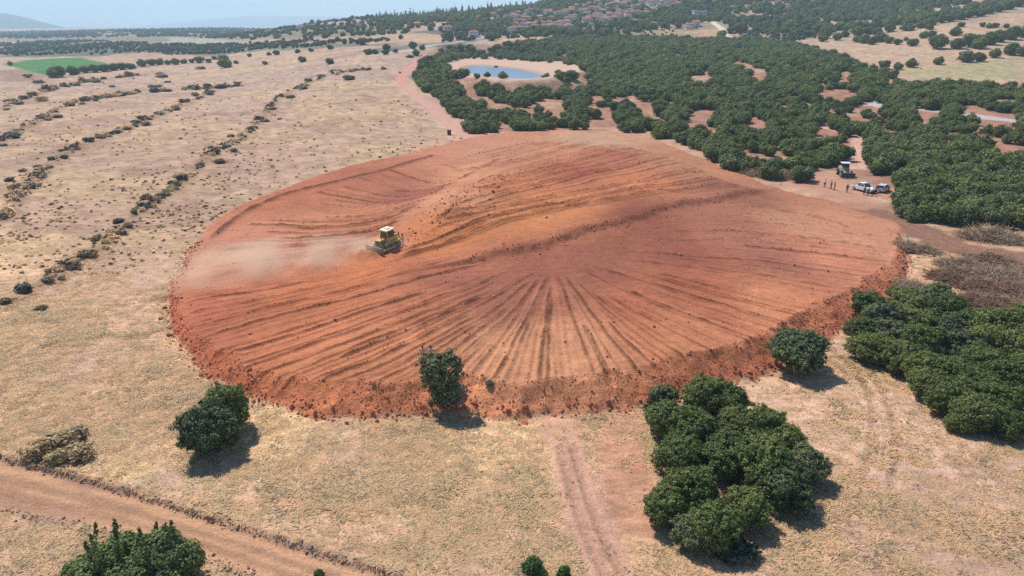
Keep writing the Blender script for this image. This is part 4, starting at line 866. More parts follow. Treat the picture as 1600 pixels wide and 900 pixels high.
# ------------------------------------------------------------------ village
M_wall = [simple('pale_render', c, .9, var=.08, scale=.5) for c in [(.62, .58, .52), (.66, .56, .46), (.52, .50, .48), (.58, .46, .38)]]
M_roof = [simple('clay_roof', c, .85, var=.2, scale=1.2) for c in [(.31, .12, .09), (.36, .16, .115), (.27, .11, .095), (.34, .20, .16)]]
M_win = simple('dark_window', (.03, .035, .045), .2, spec=.6)
def house_proto(i):
    g = random.Random(50 + i); w_, d_, h_ = g.uniform(8.5, 13), g.uniform(7.5, 10), g.choice([3.0, 3.4, 5.4]); t = empty('house', (0, 0, 0))
    MB().box(-w_/2, w_/2, -d_/2, d_/2, -2.5, h_).obj('wall', M_wall[i % 4], t)
    rr_ = MB(); o_ = .5; rh = g.uniform(1.5, 2.2); e_ = w_ * .22
    rr_.add([(-w_/2-o_, -d_/2-o_, h_), (w_/2+o_, -d_/2-o_, h_), (w_/2+o_, d_/2+o_, h_), (-w_/2-o_, d_/2+o_, h_), (-w_/2+e_, 0, h_+rh), (w_/2-e_, 0, h_+rh)], [(0,1,5,4), (2,3,4,5), (1,2,5), (3,0,4), (3,2,1,0)])
    rf = rr_.obj('roof', M_roof[i % 4], t); MB().box(w_*.15, w_*.15+.7, .8, 1.5, h_+.3, h_+rh+.9).obj('chimney', M_wall[(i+1) % 4], rf)
    for fl in range(1 if h_ < 4 else 2):
        for q_ in range(3):
            x0 = -w_/2 + w_*(q_+.65)/3.3
            if fl == 0 and q_ == 1: MB().box(x0-.1, x0+1.0, -d_/2-.06, -d_/2+.1, 0, 2.1).obj('door', M_roof[2], t)
            else: MB().box(x0-.1, x0+1.0, -d_/2-.06, -d_/2+.1, 1.0+fl*2.8, 2.3+fl*2.8).obj('window', M_win, t)
    return t
protos = [house_proto(i) for i in range(6)]
hs = [(728,27),(748,30),(770,26),(782,22),(790,30),(800,34),(652,40),(740,58),(800,52),(812,50),(820,44),(790,46),(806,40)]
gh_ = random.Random(9)
vil = [(818,22),(960,8),(1040,6),(1005,30),(965,42),(930,50),(870,46),(822,40)]
while len(hs) < 140:
    a, b_ = gh_.uniform(800, 1060), gh_.uniform(2, 52)
    lo = np.interp(a, [800, 860, 930, 1000, 1060], [20, 16, 3, 0, 2]); hi = np.interp(a, [800, 850, 900, 960, 1000, 1060], [46, 48, 44, 36, 24, 12])
    if lo < b_ < hi and all(abs(a - q_[0]) > 6.5 or abs(b_ - q_[1]) > 2.2 for q_ in hs): hs.append((a, b_))
hs += [(585,40),(420,50),(470,47),(350,54),(560,44),(700,50),(1080,43),(1087,41),(1075,45),(1020,62-20),(958,30),(1022,18),(1145,14),(1170,12),(1215,6),(1230,14)]
used = set(); hpos = []
for j, (a, b_) in enumerate(hs):
    k_ = gh_.randrange(6); p = at(a, b_)
    if p[1] > 2500: continue
    o = protos[k_] if k_ not in used else copy_tree(protos[k_]); used.add(k_)
    s_ = gh_.uniform(.6, .85); o.location = (p[0], p[1], gh(*p)); o.rotation_euler.z = gh_.uniform(-.5, .5) + gh_.choice([0, 1.57]); o.scale = (s_, s_, s_); hpos.append(p)
    rc = ['brick red', 'orange red', 'dark red', 'faded pink'][k_ % 4]
    wh = ('by itself on the far plain' if a < 700 else 'at the low edge of the village near the plain' if a < 815 else 'on the bare rise below the white villa' if a > 1060 and b_ > 35 else 'scattered past the white villa' if a > 1100 else 'in the topmost rows of the village' if b_ < 16 else 'in the middle rows of the village' if b_ < 32 else 'in the lowest rows of the village')
    tag(o, f'house with {rc} roof {wh}', 'house', 'red-roofed houses of the village')
for k_ in range(6):
    if k_ not in used:
        for ch in list(protos[k_].children): bpy.data.objects.remove(ch)
        bpy.data.objects.remove(protos[k_])
# white villa
p = at(1092, 27); t = empty('villa', (p[0], p[1], gh(*p)), .15); tag(t, 'large white two-storey villa with arched openings on the bare hill', 'villa')
Mv = simple('white_paint', (.72, .74, .78), .8, var=.04)
MB().box(-7, 7, -4, 4, -2, 6.4).obj('wall', Mv, t); MB().box(-7.5, 7.5, -4.5, 4.5, 6.4, 6.9).obj('roof', Mv, t)
for fl in range(2):
    for q_ in range(5):
        x0 = -6.2 + q_ * 2.6; MB().prism([(x0, .5+fl*3.1), (x0+1.5, .5+fl*3.1), (x0+1.5, 2.1+fl*3.1), (x0+1.2, 2.6+fl*3.1), (x0+.3, 2.6+fl*3.1), (x0, 2.1+fl*3.1)], -4.08, -3.9).obj('window', M_win, t)
hp = np.array(hpos + [p]); d_ok = np.ones(len(FX), bool)
for h_ in hp: d_ok &= ~((np.abs(FX - h_[0]) < 5) & (FY < h_[1] + 5) & (FY > h_[1] - 9))
FX, FY, FS, FZ, FI = FX[d_ok], FY[d_ok], FS[d_ok], FZ[d_ok], FI[d_ok]; n = len(FX)
olive_far = [leaf_mesh('crown', lobes_for(2.7, 1.5, 7, 340 + i, 1.5), 700, .6, M_olv, 90 + i, core=.84) for i in range(3)]
oli = np.isin(FI, (1, 2, 3, 8, 10)) & (rng.random(n) < .8)
scatter('far_orchards_and_scrub', np.stack([FX, FY, FZ - .1], 1), FS / 2.7, zrot(n), far_crowns + olive_far, idx=np.where(oli, 4 + rng.integers(0, 3, n), rng.integers(0, 4, n)), zs=rng.uniform(.9, 1.5, n), label='far orchards and scrub reading as dark bands across plain and hills', cat='orchards')

tick('loose earth')
# ------------------------------------------------------------------ loose earth, stones, dry grass (uncountable)
def rock_mesh(name, seed, m_):
    g = np.random.default_rng(seed); V, Fc = ICO1; V = V * (1 + g.uniform(-.28, .28, (len(V), 1))) * np.array([1, g.uniform(.7, 1), g.uniform(.55, .8)]); return mesh_np(name, V, Fc, m_)
clods = [rock_mesh('clod', i, M_clod) for i in range(4)]; stones = [rock_mesh('stone', 20 + i, M_stone) for i in range(3)]
g3 = np.random.default_rng(8)
def pick(Wf, n):
    w = Wf.ravel(); w = w / w.sum(); i = g3.choice(len(w), n, p=w); x = XX.ravel()[i] + g3.uniform(-.11, .11, n); y = YY.ravel()[i] + g3.uniform(-.11, .11, n); return x, y
toeb = np.exp(-((SD - .3) / .8) ** 2) * (YY < 110)
x1_, y1_ = pick(emb * (YY < 125) * (.4 + np.clip(fbm(XX / 2.5, YY / 2.5, 3, 400), 0, 1) * 4), 4200); x2_, y2_ = pick(toeb * (.3 + np.clip(fbm(XX / 2, YY / 2, 2, 401), 0, 1)), 2600)
x3_, y3_ = pick((SD > 1) * (F > .08) * np.clip(F, 0, .4) ** 1.5 * (.2 + np.clip(fbm(XX / 2, YY / 2, 3, 402), 0, 1) * 3), 2600); x4_, y4_ = pick((SD > 0) * (heap + .8 * np.exp(-(ds / 1.6) ** 2) * (SD > 0)), 1000)
x5_, y5_ = pick((SD > 1) * 1.0 + 60 * np.exp(-((T - rise) / .16) ** 2) * (YY < 112) * (T > .9), 2600)
cx_ = np.concatenate([x1_, x2_, x3_, x4_, x5_]); cy_ = np.concatenate([y1_, y2_, y3_, y4_, y5_]); n = len(cx_)
sz = np.concatenate([g3.lognormal(-3.0, .42, len(x1_)), g3.lognormal(-2.5, .5, len(x2_)), g3.lognormal(-2.75, .42, len(x3_)), g3.lognormal(-2.3, .45, len(x4_)), g3.lognormal(-2.7, .45, len(x5_))]); sz = np.clip(sz, .03, .34)
scatter('clods_of_earth', np.stack([cx_, cy_, ground_h(cx_, cy_) + sz * .25], 1), sz, g3.uniform(0, 6.28, (n, 3)), clods, label='loose red clods strewn over embankment face and furrows', cat='clods')
q = atz(760, 465, 2.6); q2 = atz(1100, 350, 2.8)
wst = (SD > 2) * (np.exp(-(((XX - q[0]) / 11) ** 2 + ((YY - q[1]) / 9) ** 2)) * 1.2 + np.exp(-(((XX - q2[0]) / 22) ** 2 + ((YY - q2[1]) / 16) ** 2)) + .05)
sx, sy = pick(wst, 2600); m2 = 600; ax_ = g3.uniform(5, 45, m2); ay_ = g3.uniform(42, 60, m2)
sx = np.concatenate([sx, ax_]); sy = np.concatenate([sy, ay_]); n = len(sx); sz = np.clip(g3.lognormal(-2.95, .42, n), .03, .2)
scatter('pale_stones', np.stack([sx, sy, ground_h(sx, sy) + sz * .2], 1), sz, g3.uniform(0, 6.28, (n, 3)), stones, label='small pale stones scattered over the red soil', cat='stones')
# brown clods along road edges, haul road
def along(L_, n, w_): 
    s_ = g3.uniform(0, len(L_) - 1.01, n); i = s_.astype(int); u_ = (s_ - i)[:, None]; P = L_[i] * (1 - u_) + L_[i + 1] * u_; return P + g3.normal(size=(n, 2)) * w_
P = np.vstack([along(roadT, 800, .14), along(roadB[:], 700, .3), along(wl([(1400,365),(1450,395),(1490,415),(1560,425)]), 500, 1.0), along(wl([(1395,322),(1440,340),(1490,372),(1560,382)]), 500, .8)])
n = len(P); sz = np.clip(g3.lognormal(-2.75, .4, n), .03, .22)
scatter('roadside_clods', np.stack([P[:, 0], P[:, 1], ground_h(P[:, 0], P[:, 1]) + sz * .2], 1), sz, g3.uniform(0, 6.28, (n, 3)), [rock_mesh('clod', 40 + i, simple('brown_clod', (.36, .24, .165), .95)) for i in range(2)], label='crumbly windrow of brown soil along the road edges', cat='clods')
def tuft(seed, m_, n=15, h=.10, w=.032):
    g = np.random.default_rng(seed); V = []; Fc = []
    for i in range(n):
        a = g.uniform(0, 6.28); r0 = g.uniform(0, .22); l_ = g.uniform(.3, 1.0); hh2 = h * g.uniform(.5, 1.1); d = np.array([math.cos(a), math.sin(a)]); pz = np.array([-d[1], d[0]]) * w
        b0 = d * r0; b1 = d * (r0 + l_ * .20); b2 = d * (r0 + l_ * .46); k3 = len(V)
        V += [(*(b0 - pz), 0), (*(b0 + pz), 0), (*(b1 + pz * .8), hh2 * .6), (*(b1 - pz * .8), hh2 * .6), (*(b2), hh2)]; Fc += [(k3, k3+1, k3+2, k3+3), (k3+3, k3+2, k3+4, k3+4)]
    me = bpy.data.meshes.new('grass_tuft'); me.from_pydata(V, [], [f if f[2] != f[3] else f[:3] for f in Fc]); me.materials.append(m_)
    a_ = me.attributes.new('tone', 'FLOAT', 'FACE'); a_.data.foreach_set('value', g.random(len(me.polygons)).astype(np.float32)); return me
tufts = [tuft(i, M_straw) for i in range(6)] + [tuft(9, M_dry, 12, .1)]
N_T = 170000
tr2 = np.sqrt(g3.uniform(30 ** 2, 135 ** 2, N_T * 2)) ; ta = g3.uniform(R(-44), R(44), N_T * 2); gx_ = tr2 * np.sin(ta); gy_ = tr2 * np.cos(ta)
den = .30 + .9 * sm(-.15, .35, fbm(gx_ / 7, gy_ / 6, 4, 140)) + .5 * sm(0, .3, fbm(gx_ / 1.8, gy_ / 1.8, 2, 141)); den *= (1 - .95 * sm(75, 133, tr2))
m0 = inG(gx_, gy_); pmm = np.zeros(len(gx_)); pmm[m0] = samp(PM, gx_[m0], gy_[m0]); den *= pmm < .1; den *= sdist_sub(gx_, gy_, roadP, 5) < -.3
for k_ in ('lane', 'lane2', 'haul', 'haul2', 'lot'):
    L_, hw_, _, _ = lines[k_]; den *= .08 + .92 * sm(hw_ * .8, hw_ * 1.3, sdist_sub(gx_, gy_, L_, hw_ * 2, False))
for (a, b_, rx_, ry_) in [(1330,640,13,10),(960,740,3.5,12),(1480,440,12,7),(1180,640,9,5)]:
    q = atz(a, b_, 0); den *= 1 - .72 * np.exp(-(((gx_ - q[0]) / rx_) ** 2 + ((gy_ - q[1]) / ry_) ** 2))
kp = g3.random(len(gx_)) < den * .80; gx_, gy_ = gx_[kp], gy_[kp]; n = len(gx_); print('tufts', n)
scatter('dry_grass', np.stack([gx_, gy_, ground_h(gx_, gy_) - .02], 1), g3.uniform(.5, 1.35, n) * (.8 + .5 * sm(0, .4, fbm(gx_ / 5, gy_ / 5, 3, 77))), zrot(n), tufts, label='dry straw coloured grass tufts over the field around the platform', cat='grass')

# larger dry tussocks over the farther field, low scrub along the hedge lines
N2 = 60000; yr = 1 / np.sqrt(g3.uniform(1 / 520 ** 2, 1 / 95 ** 2, N2)); xr = yr * g3.uniform(-.75, .12, N2); xr = np.where(g3.random(N2) < .2, yr * g3.uniform(.3, .75, N2), xr)
d2 = .16 * (.25 + sm(-.1, .4, fbm(xr / 9, yr / 11, 4, 600))) * .8; m0 = inG(xr, yr); pmm = np.zeros(N2); pmm[m0] = samp(PM, xr[m0], yr[m0]); d2 *= pmm < .1
d2 *= sdist_sub(xr, yr, groveW, 5) < -4
for k_ in ('rear', 'haul', 'haul2', 'lot'): d2 *= sdist_sub(xr, yr, lines[k_][0], 20, False) > lines[k_][1]
kp = g3.random(N2) < d2; xr, yr = xr[kp], yr[kp]; sr_ = g3.uniform(.12, .34, len(xr)) * (.7 + yr / 300)
H = [along(t_, 760, .8) for i_, t_ in enumerate(terr)]; H = np.vstack(H); hk = fbm(H[:, 0] / 6, H[:, 1] / 6, 3, 610) > .0; H = H[hk]; sh_ = g3.lognormal(-1.1, .45, len(H)) * (.75 + H[:, 1] / 260)
xa, ya = np.concatenate([xr, H[:, 0]]), np.concatenate([yr, H[:, 1]]); sa_ = np.concatenate([sr_, sh_]); n = len(xa); ia = np.concatenate([g3.choice([0, 1, 5], len(xr), p=[.45, .45, .1]), g3.choice([0, 1, 2, 3, 4], len(H), p=[.38, .38, .14, .06, .04])])
tus = [leaf_mesh('tussock', lobes_for(1, .4, 4, 800, .3), 90, .5, M_straw, 801, core=0, spread=(.2, 1.2), zmin=0, aspect=1.5), leaf_mesh('tussock', lobes_for(1, .4, 4, 802, .3), 90, .5, M_dry, 803, core=0, spread=(.2, 1.2), zmin=0, aspect=1.5), sh_dry[0], sh_grey[0], sh_dark[0], leaf_mesh('tussock', lobes_for(1, .4, 4, 804, .3), 90, .5, M_yel, 805, core=0, spread=(.2, 1.2), zmin=0)]
scatter('dry_tussocks', np.stack([xa, ya, ground_h(xa, ya) - .03], 1), sa_, zrot(n), tus, idx=ia, zs=g3.uniform(.6, 1.1, n), label='dry tussocks and low scrub thinly spread across the pale field', cat='tussocks')

tick('brush heaps')
# ------------------------------------------------------------------ brush heaps
def heap_mesh(name, seed, m_, n=1300, rx=2.6, ry=1.6, h=1.2, leafy=0):
    g = random.Random(seed); mb = MB()
    for i in range(n):
        a = g.uniform(0, 6.28); q_ = math.sqrt(g.random()); x, y = rx * q_ * math.cos(a), ry * q_ * math.sin(a); z = h * (1 - q_ * q_) * g.uniform(.35, 1.05)
        d_ = Vector((g.gauss(0, 1), g.gauss(0, .8), g.gauss(.1, .45))).normalized() * g.uniform(.35, 1.3); r_ = g.uniform(.012, .04)
        mb.tube((x, y, z), Vector((x, y, z)) + d_, r_, r_ * .4, 3)
    V = np.array(mb.v); me = bpy.data.meshes.new(name); me.from_pydata([tuple(v) for v in V], [], mb.f); me.materials.append(m_); return me
hm = [heap_mesh('brush', 1, M_twig), heap_mesh('brush', 2, M_twig2), heap_mesh('brush', 3, M_twig)]
M_soilheap = simple('heaped_soil', (.24, .185, .15), .95, var=.35, scale=3, bump=.4)
bl = [(1545,412,60,1,'wide tangle behind, along the haul road'),(1500,416,50,0,'greenish flat heap at the near end along the haul road'),(1490,434,60,1,'long heap in the middle of the brush line'),(1560,436,62,2,'biggest grey tangle in the middle by the frame edge'),(1590,428,44,0,'dark tangle cut by the frame beside the haul road'),(1530,450,56,1,'low heap before the biggest grey tangle'),
 (1575,458,60,1,'dark brown tangle in the front row'),(1520,470,44,1,'small dark heap in the front row'),(1555,478,60,1,'lowest tangle of roots over the orange strip'),(1598,466,44,2,'front row heap cut by the frame edge'),(1420,452,50,2,'thin grey heap at the corner of the thicket'),(1445,462,46,2,'thin grey heap on top of the thicket rim'),(1412,388,40,2,'low dry litter at the end of the embankment'),(1440,393,40,0,'low dry litter between embankment and haul road'),
 (1545,372,60,0,'grey felled branches at the foot of the grove'),(1578,378,44,2,'felled branches beside the frame at the grove foot'),(1530,352,42,2,'silvery felled tree leaning on the grove'),(1190,274,44,2,'grey cut branches at the grove edge behind the platform'),(1225,278,34,0,'second pile of cut branches at the grove edge'),(870,198,26,1,'small brush heap behind the platform by the grove')]
for a, b_, w_, k_, l in bl:
    p = at(a, b_); dist_ = math.hypot(p[1], CAMH); s_ = w_ / 2 / FOC * dist_ / 2.6
    t = empty('brush_heap', (p[0], p[1], gh(*p)), random.uniform(-.5, .5)); t.scale = (s_ * 1.45, s_ * 1.7, s_ * 1.15); tag(t, 'heap of dead brush, ' + l, 'brush heap', 'heaps of uprooted brush')
    link('branches', hm[k_], t)
    V, Fc = ICO2; V = V * np.array([2.1, 1.3, .75]) * (1 + .12 * np.sin(V[:, :1] * 9 + k_)); me = mesh_np('soil_core', V, Fc, M_soilheap, True); link('soil_core', me, t)

# ------------------------------------------------------------------ bulldozer
M_yel_p = simple('dusty_yellow_paint', (.56, .38, .09), .55, var=.25, scale=2.5); M_roofp = simple('sunbleached_cream_paint', (.72, .62, .38), .6, var=.12)
M_steel = simple('worn_track_steel', (.07, .062, .058), .6, metal=.3, var=.4, scale=6); M_dark = simple('dark_frame_paint', (.035, .033, .03), .6); M_glass = simple('cab_glass', (.03, .04, .045), .12, spec=.8); M_blade = simple('scoured_blade_steel', (.28, .24, .2), .45, metal=.5, var=.3)
def stadium(x0, x1, z0, z1, n=8):
    r_ = (z1 - z0) / 2; c = (z0 + z1) / 2
    return [(x1 - r_ + r_ * math.sin(math.pi * i / n), c - r_ * math.cos(math.pi * i / n)) for i in range(n + 1)] + [(x0 + r_ - r_ * math.sin(math.pi * i / n), c + r_ * math.cos(math.pi * i / n)) for i in range(n + 1)]
def bulldozer(t):
    for s_ in (-1, 1):
        y0, y1 = (.80, 1.38) if s_ > 0 else (-1.38, -.80); mb = MB()
        prof_ = stadium(-1.95, 1.95, 0, 1.12); n = len(prof_)
        inner = stadium(-1.83, 1.83, .12, 1.0)
        for i in range(n):   # belt of the track
            p0, p1, q0, q1 = prof_[i], prof_[(i + 1) % n], inner[i], inner[(i + 1) % n]
            mb.add([(p0[0], y0, p0[1]), (p1[0], y0, p1[1]), (p1[0], y1, p1[1]), (p0[0], y1, p0[1]), (q0[0], y0, q0[1]), (q1[0], y0, q1[1]), (q1[0], y1, q1[1]), (q0[0], y1, q0[1])], [(0,1,2,3), (7,6,5,4), (0,4,5,1), (3,2,6,7)])
        for k_ in range(16):
            x = -1.6 + k_ * .213; mb.box(x, x + .05, y0, y1, 1.12, 1.17); mb.box(x, x + .05, y0, y1, -.05, 0)
        tr = mb.obj('track', M_steel, t)
        fr = MB(); fr.box(-1.4, 1.4, min(y0, y1) + .12, max(y0, y1) - .12, .3, .72); fr.obj('track_frame', M_dark, t, bev=.03)
        for x in (-1.4, 1.4): MB().tube((x, y0 + .03, .56), (x, y1 - .03, .56), .40, n=16).obj('sprocket', M_dark, tr)
        for k_ in range(6): MB().tube((-1.0 + k_ * .4, y0 + .05, .22), (-1.0 + k_ * .4, y1 - .05, .22), .12, n=10).obj('roller', M_steel, tr)
    MB().box(-1.9, 1.9, -.72, .72, .45, 1.15).obj('chassis', M_dark, t, bev=.04)
    hd = MB().box(.55, 2.15, -.58, .58, 1.15, 2.02, .03, .08).obj('hood', M_yel_p, t, bev=.05)
    MB().box(2.15, 2.2, -.46, .46, 1.2, 1.9).obj('grille', M_dark, t)
    for s_ in (-1, 1): MB().box(.75, 1.95, s_ * .59 - .02, s_ * .59 + .02, 1.25, 1.8).obj('side_grille', M_dark, hd)
    MB().tube((1.35, .2, 2.0), (1.35, .2, 2.85), .07, n=10).tube((1.35, .2, 2.85), (1.28, .2, 2.98), .06, n=8).obj('exhaust_pipe', M_dark, t)
    MB().tube((1.0, -.25, 2.0), (1.0, -.25, 2.35), .12, n=10).obj('air_cleaner', M_dark, t)
    cb = MB().box(-1.15, .5, -.82, .82, 1.15, 2.0).obj('cab_base', M_yel_p, t, bev=.03)
    c = MB()
    for x in (-1.1, .42):
        for y in (-.76, .76): c.box(x - .06, x + .06, y - .06, y + .06, 2.0, 3.15)
    c.obj('cab_posts', M_yel_p, t)
    for x, nm in ((-1.1, 'rear_window'), (.42, 'windscreen')): MB().box(x - .015, x + .015, -.69, .69, 2.02, 3.05).obj(nm, M_glass, t)
    for s_ in (-1, 1): MB().box(-1.03, .35, s_ * .76 - .015, s_ * .76 + .015, 2.02, 3.05).obj('side_window', M_glass, t)
    rf = MB().box(-1.35, .65, -.98, .98, 3.15, 3.36, .06, .06).obj('cab_roof', M_roofp, t, bev=.04); MB().box(-.8, -.1, -.35, .35, 3.365, 3.5).obj('roof_unit', M_roofp, rf, bev=.03)
    MB().box(-1.85, -1.17, -.75, .75, 1.15, 2.15, .05, .05).obj('fuel_tank', M_yel_p, t, bev=.06)
    for s_ in (-1, 1): MB().box(-1.9, 1.2, min(s_ * .78, s_ * 1.36), max(s_ * .78, s_ * 1.36), 1.22, 1.27).obj('fender', M_yel_p, t)
    # blade: curved mouldboard
    pf = [(2.75 + .22 * math.cos(a_) - .22, .62 + .68 * math.sin(a_)) for a_ in np.linspace(-1.25, 1.25, 9)]; pf = pf[::1] + [(x + .09, z) for x, z in pf[::-1]]
    mb = MB(); n = len(pf); mb.add([(x + .35, -1.85, z) for x, z in pf] + [(x + .35, 1.85, z) for x, z in pf], [(i, (i + 1) % n, n + (i + 1) % n, n + i) for i in range(n)]); 
    for s_ in (-1.85, 1.85): mb.box(2.72, 3.15, s_ - .03, s_ + .03, -.05, 1.28)
    mb.obj('blade', M_blade, t)
    for s_ in (-1, 1):
        MB().box(-.4, 2.8, s_ * 1.5 - .09, s_ * 1.5 + .09, .38, .62).obj('push_arm', M_yel_p, t, bev=.02)
        MB().tube((1.9, s_ * .66, 1.5), (2.75, s_ * .7, .85), .07, n=8).obj('lift_ram', M_blade, t)
    # ripper
    rp = MB(); rp.box(-2.75, -1.9, -.12, .12, .75, .98).box(-2.75, -1.9, -.62, -.5, .95, 1.15).box(-2.75, -1.9, .5, .62, .95, 1.15).box(-3.0, -2.65, -1.05, 1.05, .72, 1.15); r_ = rp.obj('ripper_beam', M_yel_p, t, bev=.03)
    for y in (-.85, 0, .85): MB().box(-2.93, -2.74, y - .06, y + .06, -.0, 1.9).box(-2.85, -2.6, y - .05, y + .05, -.12, .06).obj('ripper_shank', M_dark, r_)
    for y in (-.4, .4): MB().tube((-1.9, y, 1.9), (-2.75, y, 1.1), .07, n=8).obj('ripper_ram', M_blade, r_)
p = at(606, 388); x, y = p
hdg = math.atan2(-.80, -.60)
e = .9; gx1 = (gh(x + e * math.cos(hdg), y + e * math.sin(hdg)) - gh(x - e * math.cos(hdg), y - e * math.sin(hdg))) / (2 * e)
zb = max(gh(x + a * math.cos(hdg) - b_ * math.sin(hdg), y + a * math.sin(hdg) + b_ * math.cos(hdg)) for a in (-1.5, 0, 1.5) for b_ in (-1.1, 1.1))
t = empty('bulldozer', (x, y, zb - .05), hdg, 0, .10); t.scale = (.84,) * 3
tag(t, 'dusty yellow bulldozer with cab and rear ripper pushing red earth, trailing dust', 'bulldozer'); bulldozer(t)

# ------------------------------------------------------------------ vehicles
M_white = simple('white_car_paint', (.74, .75, .76), .3, var=.03, spec=.5); M_silver = simple('silver_white_paint', (.55, .56, .57), .3, var=.03, spec=.6); M_tyre = simple('tyre_rubber', (.03, .03, .03), .85); M_rim = simple('alloy_rim', (.45, .45, .46), .35, metal=.7); M_red = simple('red_lamp', (.45, .03, .02), .3); M_lamp = simple('clear_lamp', (.7, .7, .68), .2)
def wheels(t, xs_, hw, r_, wd=.22):
    for x in xs_:
        for s_ in (-1, 1):
            w_ = MB().tube((x, s_ * hw - wd / 2, r_), (x, s_ * hw + wd / 2, r_), r_, n=18).obj('wheel', M_tyre, t, bev=.0)
            MB().tube((x, s_ * (hw + wd / 2 - .02) , r_), (x, s_ * (hw + wd / 2 + .015), r_), r_ * .6, n=12).obj('rim', M_rim, w_)
def car(t, paint, pts, cabin, hw, xs_, r_, pickup=False):
    MB().prism(pts, -hw, hw).obj('body', paint, t, bev=.05, smooth=False)
    cz = MB(); (x0, z0), (x1, z1), (x2, z2), (x3, z3) = cabin; i_ = .14
    cz.add([(x0, -hw + .06, z0), (x3, -hw + .06, z3), (x3, hw - .06, z3), (x0, hw - .06, z0), (x1, -hw + i_ + .06, z1), (x2, -hw + i_ + .06, z2), (x2, hw - i_ - .06, z2), (x1, hw - i_ - .06, z1)], [(0, 3, 2, 1), (4, 5, 6, 7), (0, 1, 5, 4), (1, 2, 6, 5), (2, 3, 7, 6), (3, 0, 4, 7)]); cz.obj('windows', M_glass, t)
    MB().box(x1 - .04, x2 + .04, -hw + i_ + .03, hw - i_ - .03, z1, z1 + .07).obj('roof', paint, t, bev=.03)
    pl = MB()
    for s_ in (-1, 1):
        for (xa, za, xb, zb_) in ((x0, z0, x1, z1), (x3, z3, x2, z2), ((x0 + x3) / 2, z0, (x1 + x2) / 2, z1)): pl.tube((xa, s_ * (hw - .05), za), (xb, s_ * (hw - i_ - .05), zb_), .045, n=6)
    pl.obj('pillars', paint, t); wheels(t, xs_, hw - .08, r_)
    xf = max(q_[0] for q_ in pts); xb = min(q_[0] for q_ in pts)
    for s_ in (-1, 1):
        MB().box(xf - .08, xf + .02, s_ * (hw - .32) - .16, s_ * (hw - .32) + .16, .66, .82).obj('headlight', M_lamp, t); MB().box(xb - .02, xb + .08, s_ * (hw - .14) - .1, s_ * (hw - .14) + .1, .72, 1.0).obj('tail_light', M_red, t)
        MB().box(x3 - .35 if x3 > 0 else x3, x3 - .2 if x3 > 0 else x3 + .15, s_ * hw - .02 + s_ * .02, s_ * hw + s_ * .2, z3, z3 + .16).obj('mirror', paint, t)
    MB().box(xf - .02, xf + .04, -.5, .5, .55, .78).obj('grille', M_dark, t); MB().box(xf - .06, xf + .06, -hw + .05, hw - .05, .34, .52).obj('bumper', M_dark if pickup else paint, t)
p = at(1349, 299); t = empty('pickup_truck', (p[0], p[1], gh(*p)), math.atan2(-.93, .36)); tag(t, 'white double cab pickup truck parked beside the grove with people at its front', 'pickup truck')
car(t, M_white, [(-2.6,.45),(-2.6,1.08),(-.95,1.10),(-.9,1.12),(.9,1.12),(1.05,1.10),(2.35,1.0),(2.6,.85),(2.6,.42)], [(-.95,1.10),(-.75,1.72),(.35,1.74),(1.15,1.10)], .92, (-1.65, 1.65), .39, True)
MB().box(-2.5, -1.05, -.78, .78, 1.082, 1.09).obj('load_bed', M_dark, t)
p = at(1379, 299); t = empty('parked_car', (p[0], p[1], gh(*p)), math.atan2(.75, .65)); tag(t, 'silver white estate car parked half behind the grove trees', 'car')
car(t, M_silver, [(-2.1,.4),(-2.15,.95),(1.0,.95),(1.9,.82),(2.1,.65),(2.1,.38)], [(-2.08,.95),(-1.75,1.46),(.2,1.5),(1.05,.95)], .86, (-1.35, 1.3), .33)
# wheel loader
p = at(1319, 275); t = empty('wheel_loader', (p[0], p[1], gh(*p)), math.atan2(-1, -.15)); tag(t, 'khaki wheel loader with dark lowered bucket and white sunlit canopy by the grove', 'wheel loader')
M_khaki = simple('khaki_paint', (.38, .33, .2), .6, var=.25)
MB().box(-2.6, -.3, -.85, .85, .9, 1.9, .08, .06).obj('engine_hood', M_khaki, t, bev=.06); MB().box(-.3, 1.8, -.5, .5, .7, 1.2).obj('front_frame', M_khaki, t, bev=.04)
MB().box(-.7, .6, -.7, .7, 1.2, 2.0).obj('cab_base', M_khaki, t, bev=.04); MB().box(-.65, .55, -.66, .66, 2.0, 2.85, .05, .03).obj('cab_glass', M_glass, t)
MB().box(-1.0, .85, -.95, .95, 2.88, 3.02).obj('canopy_roof', M_white, t, bev=.03)
for y in (-.55, .55): MB().tube((.4, y, 1.5), (1.9, y, 1.25), .11, n=6).tube((1.9, y, 1.25), (2.5, y, .8), .11, n=6).obj('lift_arm', M_khaki, t)
pf = [(2.5,.35),(2.4,.8),(2.55,1.15),(2.9,1.2),(3.0,1.12),(2.68,1.05),(2.55,.8),(2.65,.45),(3.2,.3),(3.2,.22)]
mb = MB(); n = len(pf); mb.add([(x, -1.4, z) for x, z in pf] + [(x, 1.4, z) for x, z in pf], [(i, (i + 1) % n, n + (i + 1) % n, n + i) for i in range(n)]); mb.box(2.5, 3.05, -1.42, -1.36, .3, 1.15).box(2.5, 3.05, 1.36, 1.42, .3, 1.15)
mb.obj('bucket', simple('blued_bucket_steel', (.10, .12, .15), .45, metal=.4, var=.3), t); wheels(t, (-1.7, 1.3), 1.0, .68, .45)
